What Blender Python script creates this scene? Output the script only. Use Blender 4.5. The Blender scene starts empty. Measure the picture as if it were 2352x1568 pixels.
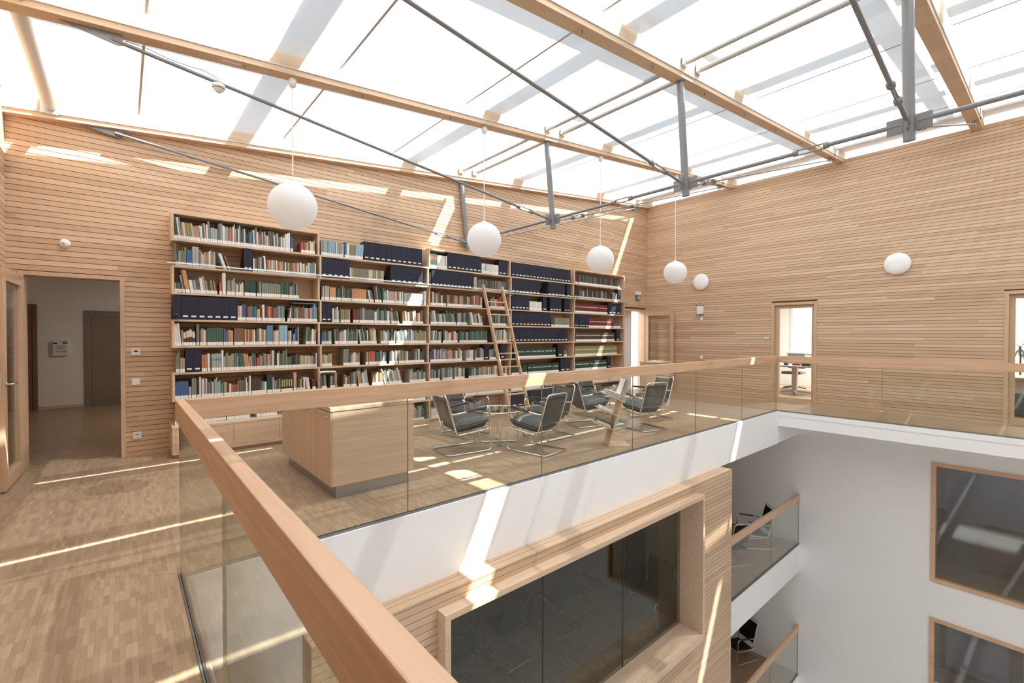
import bpy, bmesh, math, random
from mathutils import Vector, Matrix
random.seed(7)
R = random.Random(11)
C = bpy.context.scene.collection
sc = bpy.context.scene

# ---------------------------------------------------------------- camera, sky, sun, exposure
YAW, PITCH, ROLL, FPX = .7081, -.01264, .001, 1045.0
_f = Vector((math.sin(YAW)*math.cos(PITCH), math.cos(YAW)*math.cos(PITCH), math.sin(PITCH)))
_r = Vector((math.cos(YAW), -math.sin(YAW), 0)); _u = _r.cross(_f)
_c, _s = math.cos(ROLL), math.sin(ROLL)
_r, _u = _c*_r + _s*_u, -_s*_r + _c*_u
cam = bpy.data.cameras.new('camera'); cam.sensor_width = 36; cam.lens = FPX/2352*36
cam.clip_start = .05; cam.clip_end = 200
camo = bpy.data.objects.new('camera', cam); C.objects.link(camo)
m = Matrix.Identity(4)
for i in range(3):
    m[i][0] = _r[i]; m[i][1] = _u[i]; m[i][2] = -_f[i]
m[2][3] = 1.5
camo.matrix_world = m
sc.camera = camo

w = bpy.data.worlds.new('sky'); sc.world = w; w.use_nodes = True
nt = w.node_tree; nt.nodes.clear()
out = nt.nodes.new('ShaderNodeOutputWorld'); bg = nt.nodes.new('ShaderNodeBackground')
tc = nt.nodes.new('ShaderNodeTexCoord'); nz = nt.nodes.new('ShaderNodeTexNoise'); cr = nt.nodes.new('ShaderNodeValToRGB')
nz.inputs['Scale'].default_value = 2.2; nz.inputs['Detail'].default_value = 4
cr.color_ramp.elements[0].position = .4; cr.color_ramp.elements[0].color = (.78, .89, 1, 1)
cr.color_ramp.elements[1].position = .62; cr.color_ramp.elements[1].color = (.96, .985, 1, 1)
nt.links.new(tc.outputs['Generated'], nz.inputs['Vector']); nt.links.new(nz.outputs['Fac'], cr.inputs['Fac'])
nt.links.new(cr.outputs['Color'], bg.inputs['Color']); nt.links.new(bg.outputs['Background'], out.inputs['Surface'])
bg.inputs['Strength'].default_value = 1.9

sun = bpy.data.lights.new('sun', 'SUN'); sun.energy = 20.0; sun.angle = math.radians(.53); sun.color = (1, .995, .985)
suno = bpy.data.objects.new('sun', sun); C.objects.link(suno)
SUN = Vector((-.49, .345, -1)).normalized()
suno.rotation_euler = SUN.to_track_quat('-Z', 'Y').to_euler(); suno.location = (8, -4, 14)
vs = sc.view_settings; vs.view_transform = 'Standard'; vs.look = 'None'; vs.gamma = 1; vs.exposure = 0.17
vs.use_curve_mapping = False
sc.cycles.max_bounces = 14; sc.cycles.diffuse_bounces = 8; sc.cycles.glossy_bounces = 5
sc.cycles.transparent_max_bounces = 24; sc.cycles.transmission_bounces = 8
sc.cycles.sample_clamp_indirect = 6; sc.cycles.caustics_reflective = False; sc.cycles.caustics_refractive = False

# ---------------------------------------------------------------- materials
def newmat(name):
    m = bpy.data.materials.new(name); m.use_nodes = True
    n = m.node_tree; b = n.nodes['Principled BSDF']
    return m, n, b
def col(c): return (c[0], c[1], c[2], 1)
def plain(name, c, rough=.5, metal=0, spec=.5, noise=.06, scale=6):
    m, n, b = newmat(name)
    b.inputs['Roughness'].default_value = rough; b.inputs['Metallic'].default_value = metal
    b.inputs['Specular IOR Level'].default_value = spec
    if noise:
        t = n.nodes.new('ShaderNodeTexNoise'); t.inputs['Scale'].default_value = scale
        g = n.nodes.new('ShaderNodeNewGeometry'); n.links.new(g.outputs['Position'], t.inputs['Vector'])
        mx = n.nodes.new('ShaderNodeMix'); mx.data_type = 'RGBA'
        mx.inputs[6].default_value = col([v*(1-noise) for v in c]); mx.inputs[7].default_value = col([min(1, v*(1+noise)) for v in c])
        n.links.new(t.outputs['Fac'], mx.inputs[0]); n.links.new(mx.outputs[2], b.inputs['Base Color'])
    else: b.inputs['Base Color'].default_value = col(c)
    return m
def math_(n, op, a, b=None, c=None):
    k = n.nodes.new('ShaderNodeMath'); k.operation = op
    for i, v in enumerate((a, b, c)):
        if v is None: continue
        if isinstance(v, (int, float)): k.inputs[i].default_value = v
        else: n.links.new(v, k.inputs[i])
    return k.outputs[0]
def wood(name, c0, c1, axis='X', rowaxis='Z', pitch=None, seg=2.2, rough=.45, grain=.22, shift=0., spec=.4):
    """planks running along `axis`, one row each `pitch` metres of `rowaxis`; every plank has its own tone and grain"""
    m, n, b = newmat(name)
    g = n.nodes.new('ShaderNodeNewGeometry'); s = n.nodes.new('ShaderNodeSeparateXYZ')
    n.links.new(g.outputs['Position'], s.inputs[0])
    al = s.outputs[axis]; rw = s.outputs[rowaxis]
    if pitch:
        row = math_(n, 'FLOOR', math_(n, 'DIVIDE', math_(n, 'ADD', rw, shift), pitch))
        wn = n.nodes.new('ShaderNodeTexWhiteNoise'); wn.noise_dimensions = '1D'; n.links.new(row, wn.inputs['W'])
        sg = math_(n, 'FLOOR', math_(n, 'ADD', math_(n, 'DIVIDE', al, seg), math_(n, 'MULTIPLY', wn.outputs['Value'], 13.7)))
        cb = n.nodes.new('ShaderNodeCombineXYZ'); n.links.new(row, cb.inputs[0]); n.links.new(sg, cb.inputs[1])
        w2 = n.nodes.new('ShaderNodeTexWhiteNoise'); w2.noise_dimensions = '2D'; n.links.new(cb.outputs[0], w2.inputs['Vector'])
        tone = w2.outputs['Value']
    else: tone = None
    cb = n.nodes.new('ShaderNodeCombineXYZ')
    other = {'X', 'Y', 'Z'} - {axis}
    sc_ = {axis: 1.6}
    for i, a in enumerate('XYZ'):
        k = math_(n, 'MULTIPLY', s.outputs[a], 1.6 if a == axis else 34.)
        if tone is not None and a == axis: k = math_(n, 'ADD', k, math_(n, 'MULTIPLY', tone, 40.))
        n.links.new(k, cb.inputs[i])
    t = n.nodes.new('ShaderNodeTexNoise'); t.inputs['Scale'].default_value = 1.; t.inputs['Detail'].default_value = 4; t.inputs['Distortion'].default_value = .8
    n.links.new(cb.outputs[0], t.inputs['Vector'])
    if tone is not None:
        f = math_(n, 'ADD', math_(n, 'MULTIPLY', tone, 1-grain), math_(n, 'MULTIPLY', math_(n, 'SUBTRACT', math_(n, 'MULTIPLY', t.outputs['Fac'], 1.8), .4), grain))
    else: f = math_(n, 'SUBTRACT', math_(n, 'MULTIPLY', t.outputs['Fac'], 2.0), .5)
    mx = n.nodes.new('ShaderNodeMix'); mx.data_type = 'RGBA'; mx.clamp_factor = True
    mx.inputs[6].default_value = col(c0); mx.inputs[7].default_value = col(c1)
    n.links.new(f, mx.inputs[0]); n.links.new(mx.outputs[2], b.inputs['Base Color'])
    b.inputs['Roughness'].default_value = rough; b.inputs['Specular IOR Level'].default_value = spec
    return m
def parquet(name, c0, c1, wd=.023, ln=.125, rough=.33):
    m, n, b = newmat(name)
    g = n.nodes.new('ShaderNodeNewGeometry'); s = n.nodes.new('ShaderNodeSeparateXYZ'); n.links.new(g.outputs['Position'], s.inputs[0])
    colm = math_(n, 'DIVIDE', s.outputs['X'], wd); ci = math_(n, 'FLOOR', colm)
    w1 = n.nodes.new('ShaderNodeTexWhiteNoise'); w1.noise_dimensions = '1D'; n.links.new(ci, w1.inputs['W'])
    rowm = math_(n, 'ADD', math_(n, 'DIVIDE', s.outputs['Y'], ln), math_(n, 'MULTIPLY', math_(n, 'GREATER_THAN', w1.outputs['Value'], .8), .5)); ri = math_(n, 'FLOOR', rowm)
    cb = n.nodes.new('ShaderNodeCombineXYZ'); n.links.new(ci, cb.inputs[0]); n.links.new(ri, cb.inputs[1])
    w2 = n.nodes.new('ShaderNodeTexWhiteNoise'); w2.noise_dimensions = '2D'; n.links.new(cb.outputs[0], w2.inputs['Vector'])
    cg = n.nodes.new('ShaderNodeCombineXYZ')
    n.links.new(math_(n, 'ADD', math_(n, 'MULTIPLY', s.outputs['X'], 130.), math_(n, 'MULTIPLY', w2.outputs['Value'], 50.)), cg.inputs[0]); n.links.new(math_(n, 'MULTIPLY', s.outputs['Y'], 9.), cg.inputs[1])
    t = n.nodes.new('ShaderNodeTexNoise'); t.inputs['Scale'].default_value = 1; t.inputs['Detail'].default_value = 3; t.inputs['Distortion'].default_value = 1.2
    n.links.new(cg.outputs[0], t.inputs['Vector'])
    f = math_(n, 'ADD', math_(n, 'MULTIPLY', w2.outputs['Value'], .62), math_(n, 'MULTIPLY', math_(n, 'SUBTRACT', math_(n, 'MULTIPLY', t.outputs['Fac'], 1.8), .4), .38))
    mx = n.nodes.new('ShaderNodeMix'); mx.data_type = 'RGBA'; mx.clamp_factor = True
    mx.inputs[6].default_value = col(c0); mx.inputs[7].default_value = col(c1); n.links.new(f, mx.inputs[0])
    # hairline joints between the strips
    fx = math_(n, 'FRACT', colm); fy = math_(n, 'FRACT', rowm)
    j = math_(n, 'MAXIMUM', math_(n, 'LESS_THAN', fx, .045), math_(n, 'LESS_THAN', fy, .010))
    m2 = n.nodes.new('ShaderNodeMix'); m2.data_type = 'RGBA'
    n.links.new(math_(n, 'MULTIPLY', j, .45), m2.inputs[0]); n.links.new(mx.outputs[2], m2.inputs[6]); m2.inputs[7].default_value = col([v*.35 for v in c0])
    n.links.new(m2.outputs[2], b.inputs['Base Color'])
    b.inputs['Roughness'].default_value = rough; b.inputs['Specular IOR Level'].default_value = .45
    return m
def glass(name, tint=(.93, .96, .94), rmin=.045, rmax=1.0, rough=0.0, power=5):
    m = bpy.data.materials.new(name); m.use_nodes = True; n = m.node_tree; n.nodes.clear()
    o = n.nodes.new('ShaderNodeOutputMaterial'); mx = n.nodes.new('ShaderNodeMixShader')
    tr = n.nodes.new('ShaderNodeBsdfTransparent'); tr.inputs[0].default_value = col(tint)
    gl = n.nodes.new('ShaderNodeBsdfGlossy'); gl.inputs['Roughness'].default_value = rough; gl.inputs['Color'].default_value = (.95, .97, .96, 1)
    lw = n.nodes.new('ShaderNodeLayerWeight'); lw.inputs['Blend'].default_value = .5
    f = math_(n, 'ADD', math_(n, 'MULTIPLY', math_(n, 'POWER', lw.outputs['Facing'], power), rmax-rmin), rmin)
    n.links.new(f, mx.inputs[0]); n.links.new(tr.outputs[0], mx.inputs[1]); n.links.new(gl.outputs[0], mx.inputs[2]); n.links.new(mx.outputs[0], o.inputs[0])
    return m
def fabric(name, c, openness=.04):
    """roller blind cloth: light scatters through it and a little passes straight through the weave"""
    m = bpy.data.materials.new(name); m.use_nodes = True; n = m.node_tree; n.nodes.clear()
    o = n.nodes.new('ShaderNodeOutputMaterial'); mx = n.nodes.new('ShaderNodeMixShader'); ad = n.nodes.new('ShaderNodeMixShader')
    tl = n.nodes.new('ShaderNodeBsdfTranslucent'); tl.inputs[0].default_value = col(c)
    df = n.nodes.new('ShaderNodeBsdfDiffuse'); df.inputs[0].default_value = (.8, .8, .8, 1)
    tr = n.nodes.new('ShaderNodeBsdfTransparent')
    ad.inputs[0].default_value = .45; n.links.new(tl.outputs[0], ad.inputs[1]); n.links.new(df.outputs[0], ad.inputs[2])
    mx.inputs[0].default_value = openness; n.links.new(ad.outputs[0], mx.inputs[1]); n.links.new(tr.outputs[0], mx.inputs[2])
    n.links.new(mx.outputs[0], o.inputs[0]); return m

def opal(name):
    m = bpy.data.materials.new(name); m.use_nodes = True; n = m.node_tree; n.nodes.clear()
    o = n.nodes.new('ShaderNodeOutputMaterial'); a = n.nodes.new('ShaderNodeMixShader'); b = n.nodes.new('ShaderNodeMixShader')
    d = n.nodes.new('ShaderNodeBsdfDiffuse'); d.inputs[0].default_value = (.93, .93, .93, 1)
    t = n.nodes.new('ShaderNodeBsdfTranslucent'); t.inputs[0].default_value = (.96, .96, .96, 1)
    g = n.nodes.new('ShaderNodeBsdfGlossy'); g.inputs['Roughness'].default_value = .4
    a.inputs[0].default_value = .5; b.inputs[0].default_value = .04
    n.links.new(d.outputs[0], a.inputs[1]); n.links.new(t.outputs[0], a.inputs[2]); n.links.new(a.outputs[0], b.inputs[1]); n.links.new(g.outputs[0], b.inputs[2]); n.links.new(b.outputs[0], o.inputs[0])
    return m
SL0, SL1 = (.53, .345, .215), (.74, .54, .37)
P = .0618
M = {}
M['slat_x'] = wood('oak_slats_along_x', SL0, SL1, 'X', 'Z', P, 2.3, .55, .25)
M['slat_y'] = wood('oak_slats_along_y', SL0, SL1, 'Y', 'Z', P, 2.3, .55, .25)
M['slat_box'] = wood('oak_slats_on_box', (.52, .35, .22), (.68, .50, .35), 'X', 'Z', P, 3.1, .55, .3)
M['gap'] = plain('slat_backing', (.15, .07, .03), .9)
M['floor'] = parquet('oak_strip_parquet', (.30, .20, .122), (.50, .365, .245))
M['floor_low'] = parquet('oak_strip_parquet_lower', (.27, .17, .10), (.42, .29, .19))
M['oak_x'] = wood('oak_veneer_x', (.60, .43, .285), (.76, .585, .43), 'X', rough=.42)
M['oak_y'] = wood('oak_veneer_y', (.60, .43, .285), (.76, .585, .43), 'Y', rough=.42)
M['oak_z'] = wood('oak_veneer_z', (.54, .36, .225), (.66, .47, .32), 'Z', rough=.42)
M['rail_x'] = wood('oak_handrail_x', (.54, .335, .20), (.70, .47, .31), 'X', rough=.36, spec=.5)
M['rail_y'] = wood('oak_handrail_y', (.54, .335, .20), (.70, .47, .31), 'Y', rough=.36, spec=.5)
M['block'] = wood('butcher_block_top', (.42, .28, .17), (.68, .50, .35), 'X', 'X', .062, .9, .4, .2)
M['beam'] = wood('spruce_glulam', (.62, .42, .27), (.78, .60, .43), 'X', 'Z', .04, 6, .55, .5)
M['ladder'] = wood('oak_ladder', (.55, .36, .22), (.66, .46, .30), 'Z', rough=.45)
M['darkwood'] = wood('dark_oak_door', (.20, .11, .06), (.27, .155, .09), 'X', rough=.45)
M['white'] = plain('white_plaster', (.86, .86, .86), .75, noise=.015, scale=2)
M['fascia'] = plain('white_painted_edge', (.90, .90, .90), .6, noise=.012, scale=2)
M['lowwall'] = plain('white_plaster_lower', (.87, .865, .86), .75, noise=.02, scale=1)
M['steel'] = plain('grey_painted_steel', (.25, .255, .26), .42, .3, noise=.05)
M['channel'] = plain('anodised_channel', (.24, .24, .235), .4, .6, noise=.04)
M['chrome'] = plain('chrome_tube', (.78, .76, .72), .12, 1.0, noise=0)
M['steelplinth'] = plain('brushed_steel', (.42, .42, .41), .33, .9, noise=.06, scale=40)
M['elev'] = plain('brushed_elevator_steel', (.38, .36, .33), .36, .9, noise=.1, scale=9)
M['leather'] = plain('grey_leather', (.072, .071, .067), .42, 0, .5, noise=.15, scale=9)
M['blackfab'] = plain('black_fabric', (.012, .012, .012), .85, 0, .2)
M['armpad'] = plain('black_armrest', (.02, .018, .016), .35)
M['shell'] = plain('charcoal_shell', (.045, .05, .052), .5, 0, .4)
M['glass'] = glass('clear_glass', (.975, .985, .975), .022)
M['glass_near'] = glass('balustrade_glass', (.975, .985, .965), .022)
M['glass_dark'] = glass('interior_window_glass', (.80, .82, .80), .05)
M['roofglass'] = glass('roof_glass', (.99, 1, .99), .02)
M['tableglass'] = glass('table_glass', (.80, .86, .82), .10)
M['edgeglass'] = plain('glass_edge', (.36, .32, .22), .2, noise=0)
M['blind'] = fabric('white_blind_fabric', (.53, .56, .605), .05)
M['blindtube'] = plain('white_tube', (.72, .71, .69), .35, noise=.02)
M['greytube'] = plain('blind_bottom_bar', (.50, .50, .49), .4, .3, noise=.02)
M['opal'] = opal('opal_white_glass')
M['plastic'] = plain('white_plastic', (.80, .80, .79), .4, noise=.01)
M['dark'] = plain('dark_plastic', (.03, .03, .03), .4)
M['green'] = plain('exit_green', (.03, .24, .12), .4)
M['paper'] = plain('white_paper', (.88, .87, .85), .7, noise=.03, scale=60)
M['navy'] = plain('navy_box', (.020, .021, .040), .62, 0, .35, noise=.12, scale=20)
M['galv'] = plain('galvanised_steel', (.62, .66, .70), .4, .6, noise=.08, scale=50)
M['frit'] = plain('outer_glazing_bar', (.35, .36, .37), .5)
M['leaf'] = plain('palm_leaf', (.05, .075, .04), .5)
M['bluegrey'] = plain('blue_grey_panel', (.52, .53, .62), .4)
M['curtain'] = plain('lilac_screen', (.34, .31, .42), .7, noise=.25, scale=30)
M['foliage'] = plain('hazy_foliage', (.45, .5, .38), .9, noise=.5, scale=3)
BC = dict(w=(.74,.73,.70), c=(.64,.58,.45), t=(.42,.31,.20), b=(.20,.11,.06), k=(.075,.052,.036), r=(.46,.11,.07), o=(.60,.29,.13), y=(.55,.44,.17),
 g=(.055,.125,.085), d=(.025,.06,.045), l=(.23,.24,.185), e=(.38,.38,.36), a=(.13,.13,.12), n=(.018,.018,.022), u=(.055,.125,.30), v=(.27,.45,.54),
 s=(.13,.25,.37), p=(.55,.33,.28), m=(.16,.025,.022), q=(.085,.20,.185), i=(.27,.25,.11))
BN = dict(w='white', c='cream', t='tan', b='brown', k='dark brown', r='red', o='orange', y='yellow', g='green', d='dark green', l='sage green', e='light grey',
 a='dark grey', n='black', u='blue', v='light blue', s='steel blue', p='pink', m='maroon', q='teal', i='olive')
for k, c in BC.items(): M['bk_'+k] = plain('book_'+BN[k].replace(' ', '_'), c, .55, noise=.10, scale=25)

# ---------------------------------------------------------------- mesh helpers
class MB:
    def __init__(s): s.v = []; s.f = []; s.m = []; s.sm = []
    def add(s, vs, fs, mi=0, smooth=False):
        o = len(s.v); s.v += [tuple(v) for v in vs]
        for f in fs: s.f.append([o+i for i in f]); s.m.append(mi); s.sm.append(smooth)
        return s
    def hexa(s, p, mi=0):   # p: 8 points, bottom ring 0-3 then top ring 4-7
        return s.add(p, [(3,2,1,0), (4,5,6,7), (0,1,5,4), (1,2,6,5), (2,3,7,6), (3,0,4,7)], mi)
    def box(s, x0, x1, y0, y1, z0, z1, mi=0):
        return s.hexa([(x0,y0,z0),(x1,y0,z0),(x1,y1,z0),(x0,y1,z0),(x0,y0,z1),(x1,y0,z1),(x1,y1,z1),(x0,y1,z1)], mi)
    def obox(s, c, ax, ay, az, mi=0):
        c, ax, ay, az = map(Vector, (c, ax, ay, az))
        return s.hexa([c-ax-ay-az, c+ax-ay-az, c+ax+ay-az, c-ax+ay-az, c-ax-ay+az, c+ax-ay+az, c+ax+ay+az, c-ax+ay+az], mi)
    def prism(s, pts, d, mi=0):   # polygon swept by vector d
        n = len(pts); d = Vector(d); a = [Vector(p) for p in pts]; b = [p+d for p in a]
        return s.add(a+b, [tuple(range(n))[::-1], tuple(range(n, 2*n))]+[(i, (i+1) % n, n+(i+1) % n, n+i) for i in range(n)], mi)
    def tube(s, pts, r, n=10, closed=False, mi=0, cap=True):
        pts = [Vector(p) for p in pts]; N = len(pts); rr = r if isinstance(r, (list, tuple)) else [r]*N
        rings = []; up = None
        for i, p in enumerate(pts):
            if closed: t = pts[(i+1) % N]-pts[i-1]
            else: t = pts[min(i+1, N-1)]-pts[max(i-1, 0)]
            t.normalize()
            if up is None:
                up = t.orthogonal().normalized()
            up = (up-t*up.dot(t)); up = up.normalized() if up.length > 1e-6 else t.orthogonal().normalized()
            b = t.cross(up)
            rings.append([p+rr[i]*(math.cos(2*math.pi*k/n)*up+math.sin(2*math.pi*k/n)*b) for k in range(n)])
        vs = [v for q in rings for v in q]; fs = []
        for i in range(N if closed else N-1):
            j = (i+1) % N
            off = 0
            if closed and j == 0:   # match twist
                off = min(range(n), key=lambda o: (rings[0][o]-rings[-1][0]).length)
            for k in range(n): fs.append((i*n+k, i*n+(k+1) % n, j*n+(k+1+off) % n, j*n+(k+off) % n))
        s.add(vs, fs, mi, True)
        if cap and not closed:
            s.add(rings[0], [tuple(range(n))[::-1]], mi); s.add(rings[-1], [tuple(range(n))], mi)
        return s
    def lathe(s, prof, c=(0,0,0), ax=(0,0,1), n=32, mi=0, smooth=True):
        ax = Vector(ax).normalized(); a = ax.orthogonal().normalized(); b = ax.cross(a); c = Vector(c)
        vs = [c+ax*z+r*(math.cos(2*math.pi*k/n)*a+math.sin(2*math.pi*k/n)*b) for r, z in prof for k in range(n)]
        fs = [(i*n+k, i*n+(k+1) % n, (i+1)*n+(k+1) % n, (i+1)*n+k) for i in range(len(prof)-1) for k in range(n)]
        return s.add(vs, fs, mi, smooth)
    def build(s, name, mat, parent=None, loc=None, bevel=0, **tags):
        me = bpy.data.meshes.new(name); me.from_pydata([tuple(v) for v in s.v], [], s.f)
        mats = mat if isinstance(mat, (list, tuple)) else [mat]
        for mm in mats: me.materials.append(M[mm] if isinstance(mm, str) else mm)
        for i, p in enumerate(me.polygons): p.material_index = s.m[i]; p.use_smooth = s.sm[i]
        me.update()
        o = bpy.data.objects.new(name, me); C.objects.link(o)
        if parent: o.parent = parent
        if loc: o.location = loc
        if bevel:
            bv = o.modifiers.new('bevel', 'BEVEL'); bv.width = bevel; bv.segments = 2; bv.limit_method = 'ANGLE'; bv.angle_limit = .6
        for k, v in tags.items(): o[k] = v
        return o
def fillet(pts, rad, closed=False, seg=6):
    """round the corners of a polyline"""
    pts = [Vector(p) for p in pts]; N = len(pts); o = []
    for i, p in enumerate(pts):
        if not closed and i in (0, N-1): o.append(p); continue
        a = pts[i-1]; b = pts[(i+1) % N]; r = rad[i] if isinstance(rad, (list, tuple)) else rad
        if r <= 0: o.append(p); continue
        u = (a-p); v = (b-p); r1 = min(r, u.length*.49, v.length*.49)
        A = p+u.normalized()*r1; B = p+v.normalized()*r1
        for k in range(seg+1):
            t = k/seg; o.append(A*(1-t)**2+2*p*t*(1-t)+B*t*t)
    return o
def thing(name, label, cat, loc=(0,0,0), rz=0, group=None):
    o = bpy.data.objects.new(name, None); C.objects.link(o); o.location = loc; o.rotation_euler = (0, 0, rz); o.empty_display_size = .1
    o['label'] = label; o['category'] = cat
    if group: o['group'] = group
    return o
def dup(root, loc, rz, label, group=None):
    def cp(o, par):
        c = o.copy(); C.objects.link(c)
        if par: c.parent = par
        for ch in kids[o.name]: cp(ch, c)
        return c
    kids = {}
    def scan(o):
        kids[o.name] = list(o.children)
        for ch in kids[o.name]: scan(ch)
    scan(root)
    r = cp(root, None); r.location = loc; r.rotation_euler = (0, 0, rz); r['label'] = label
    if group: r['group'] = group
    return r
def struct(o, label, cat):
    o['kind'] = 'structure'; o['label'] = label; o['category'] = cat; return o
def tag(o, label, cat, group=None):
    o['label'] = label; o['category'] = cat
    if group: o['group'] = group
    return o
def zb(x): return 5.08+.0979*(x-11.31)     # underside of the roof beams

# ---------------------------------------------------------------- dimensions (metres; camera stands at x=0, y=0, eye 1.5)
XW, YW, XL, YF = 11.31, 7.33, -.955, -9.0
WX0, WX1, WY = .30, 10.01, 3.455           # the light well
SLAT = .0560
LOW = -9.2

def slats(mb, a0, a1, z0, z1, place, holes=(), top=None):
    """rows of slats between a0 and a1; holes are (b0,b1,zmin,zmax); place(a,b,za,zb) adds one box"""
    k0 = math.floor(z0/P)
    z = k0*P
    while z < z1:
        za, zc = max(z, z0), min(z+SLAT, z1)
        if zc-za > .003:
            spans = [(a0, a1)]
            for b0, b1, h0, h1 in holes:
                if zc > h0 and za < h1:
                    spans = [q for s_ in spans for q in ((s_[0], min(s_[1], b0)), (max(s_[0], b1), s_[1])) if q[1]-q[0] > .004]
            for s0, s1 in spans:
                if top: s0 = max(s0, top(zc))
                if s1-s0 > .004: place(s0, s1, za, zc)
        z += P
# library wall
DA = (-.87, .027, 0, 2.215); DB = (10.12, 11.25, 0, 2.235)
mb = MB()
slats(mb, XL, XW, 0, 5.35, lambda a, b, p, q: mb.box(a, b, YW, YW+.02, p, q), (DA, DB), lambda z: (z-.30-5.08)/.0979+11.31)
def backing(mb, holes, a0, a1, z0, z1, pl):
    cuts = sorted({a0, a1} | {h[0] for h in holes} | {h[1] for h in holes})
    for c0, c1 in zip(cuts, cuts[1:]):
        h = [q for q in holes if q[0] <= c0 and q[1] >= c1]
        lo = z0
        for q in sorted(h, key=lambda q: q[2]):
            if q[2] > lo: pl(c0, c1, lo, q[2])
            lo = q[3]
        if lo < z1: pl(c0, c1, lo, z1)
backing(mb, (DA, DB), XL-.2, XW+.2, 0, 3.75, lambda a, b, p, q: mb.box(a, b, YW+.02, YW+.20, p, q, 1))
mb.prism([(XL-.2, YW+.02, 3.75), (XW+.2, YW+.02, 3.75), (XW+.2, YW+.02, 5.4), (XL-.2, YW+.02, 4.2)], (0, .18, 0), 1)
struct(mb.build('wall_back', ['slat_x', 'gap']), 'tall library wall clad in horizontal oak slats behind the bookshelves', 'wall')
# right wall above the walkway
D1 = (3.157, 4.06, 0, 2.25); D2 = (-.52, .437, 0, 2.262)
mb = MB()
slats(mb, YF, YW, 0, 5.10, lambda a, b, p, q: mb.box(XW, XW+.02, a, b, p, q), (D2, D1))
backing(mb, (D2, D1), YF, YW+.2, 0, 5.10, lambda a, b, p, q: mb.box(XW+.02, XW+.20, a, b, p, q, 1))
struct(mb.build('wall_right', ['slat_y', 'gap']), 'long right-hand wall of horizontal oak slats with two glass doors', 'wall')
struct(MB().box(XW-.005, XW+.05, YF, YW, 5.10, 5.135).build('trim_1', 'oak_y'), 'thin oak cap board along the top of the right wall', 'trim')
# left wall
mb = MB()
slats(mb, YF, YW, 0, 4.1, lambda a, b, p, q: mb.box(XL-.02, XL, a, b, p, q))
mb.box(XL-.2, XL-.02, YF, YW+.02, 0, 4.25, 1)
struct(mb.build('wall_left', ['slat_y', 'gap']), 'narrow strip of oak slat wall at the left edge beside the open door', 'wall')
# wall behind the camera and the outer enclosure
struct(MB().box(XL-.2, XW+.2, YF-.2, YF, LOW, 5.3).build('wall_front', 'white'), 'white end wall of the hall far behind the photographer', 'wall')
mb = MB(); slats(mb, YF, -.9, 0, 4.3, lambda a, b, p, q: mb.box(.20, .22, a, b, p, q)); mb.box(XL, .20, YF, -.9, 0, 4.4, 1); slats(mb, XL, .22, 0, 4.3, lambda a, b, p, q: mb.box(a, b, -.9, -.88, p, q))  # unseen block added to shade the floor near the camera
struct(mb.build('wall_shade_block', ['slat_y', 'gap']), 'added unseen timber block behind the photographer that shades the near floor', 'wall')

# floors (one slab ring round the well)
mb = MB()
mb.box(XL-.2, .262, YF, YW+.2, -.10, 0); mb.box(.262, 10.05, 3.502, YW+.2, -.10, 0); mb.box(10.05, XW+.2, YF, YW+.2, -.10, 0); mb.box(.262, 10.05, YF, -7.4, -.10, 0)
struct(mb.build('floor', 'floor'), 'oak strip parquet floor running round the open light well', 'floor')
mb = MB()   # structural slab with white soffit
mb.box(XL-.2, .29, YF, 3.46, -.62, -.102); mb.box(.29, 10.02, WY, YW+.2, -.66, -.102); mb.box(10.015, XW+.2, YF, YW+.2, -.304, -.102)
mb.box(XL-.2, .29, 3.46, YW+.2, -.66, -.102); mb.box(.29, 10.015, YF, -7.45, -.66, -.102); mb.box(10.02, XW+.2, WY+.02, YW+.2, -.66, -.306)
struct(mb.build('trim_2', 'fascia'), 'white painted slab and edge band around the light well under the railings', 'slab edge')
mb = MB()   # raised lip above the band, in front of the glass
mb.box(.30, 10.015, WY, 3.475, -.102, -.012); mb.box(.285, .30, YF, WY, -.102, -.012); mb.box(10.005, 10.015, YF, WY, -.102, -.012)
struct(mb.build('trim_3', 'fascia'), 'narrow white lip on the slab edge just under the glass balustrade', 'trim')

# lower storeys
F1, F2 = -3.08, -5.98; BX0_ = .98
mb = MB(); mb.box(BX0_+.15, 7.35, 3.56, YW+.02, F1-.1, F1); mb.box(7.52, XW, 3.49, YW+.02, F1-.1, F1); mb.box(XL, BX0_, 3.27, YW+.02, F1-.1, F1); mb.box(XW+.2, 17, -4.6, YW, F1-.1, F1)
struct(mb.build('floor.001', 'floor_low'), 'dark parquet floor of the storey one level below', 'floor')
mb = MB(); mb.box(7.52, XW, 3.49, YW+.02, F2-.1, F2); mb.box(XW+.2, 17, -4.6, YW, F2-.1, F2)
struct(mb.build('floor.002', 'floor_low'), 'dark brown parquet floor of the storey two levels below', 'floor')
struct(MB().box(XL-.2, XW+.2, YF, YW+.2, LOW-.1, LOW).build('floor.003', 'white'), 'pale ground floor at the bottom of the light well', 'floor')
mb = MB(); mb.box(7.5, XW-.001, 3.45, 3.49, F1-.60, F1-.012); mb.box(7.5, XW-.001, 3.49, YW, F1-.60, F1-.102)
struct(mb.build('trim_4', 'fascia'), 'white slab edge of the gallery one level below', 'slab edge')
mb = MB(); mb.box(7.5, XW-.001, 3.45, 3.49, F2-.60, F2-.012); mb.box(7.5, XW-.001, 3.49, YW, F2-.60, F2-.102)
struct(mb.build('trim_5', 'fascia'), 'white slab edge of the gallery two levels below', 'slab edge')
WN1 = (-1.6, 1.27, -2.96, -.86); WN2 = (-1.6, 1.27, -5.9, -3.72)
mb = MB()
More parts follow.
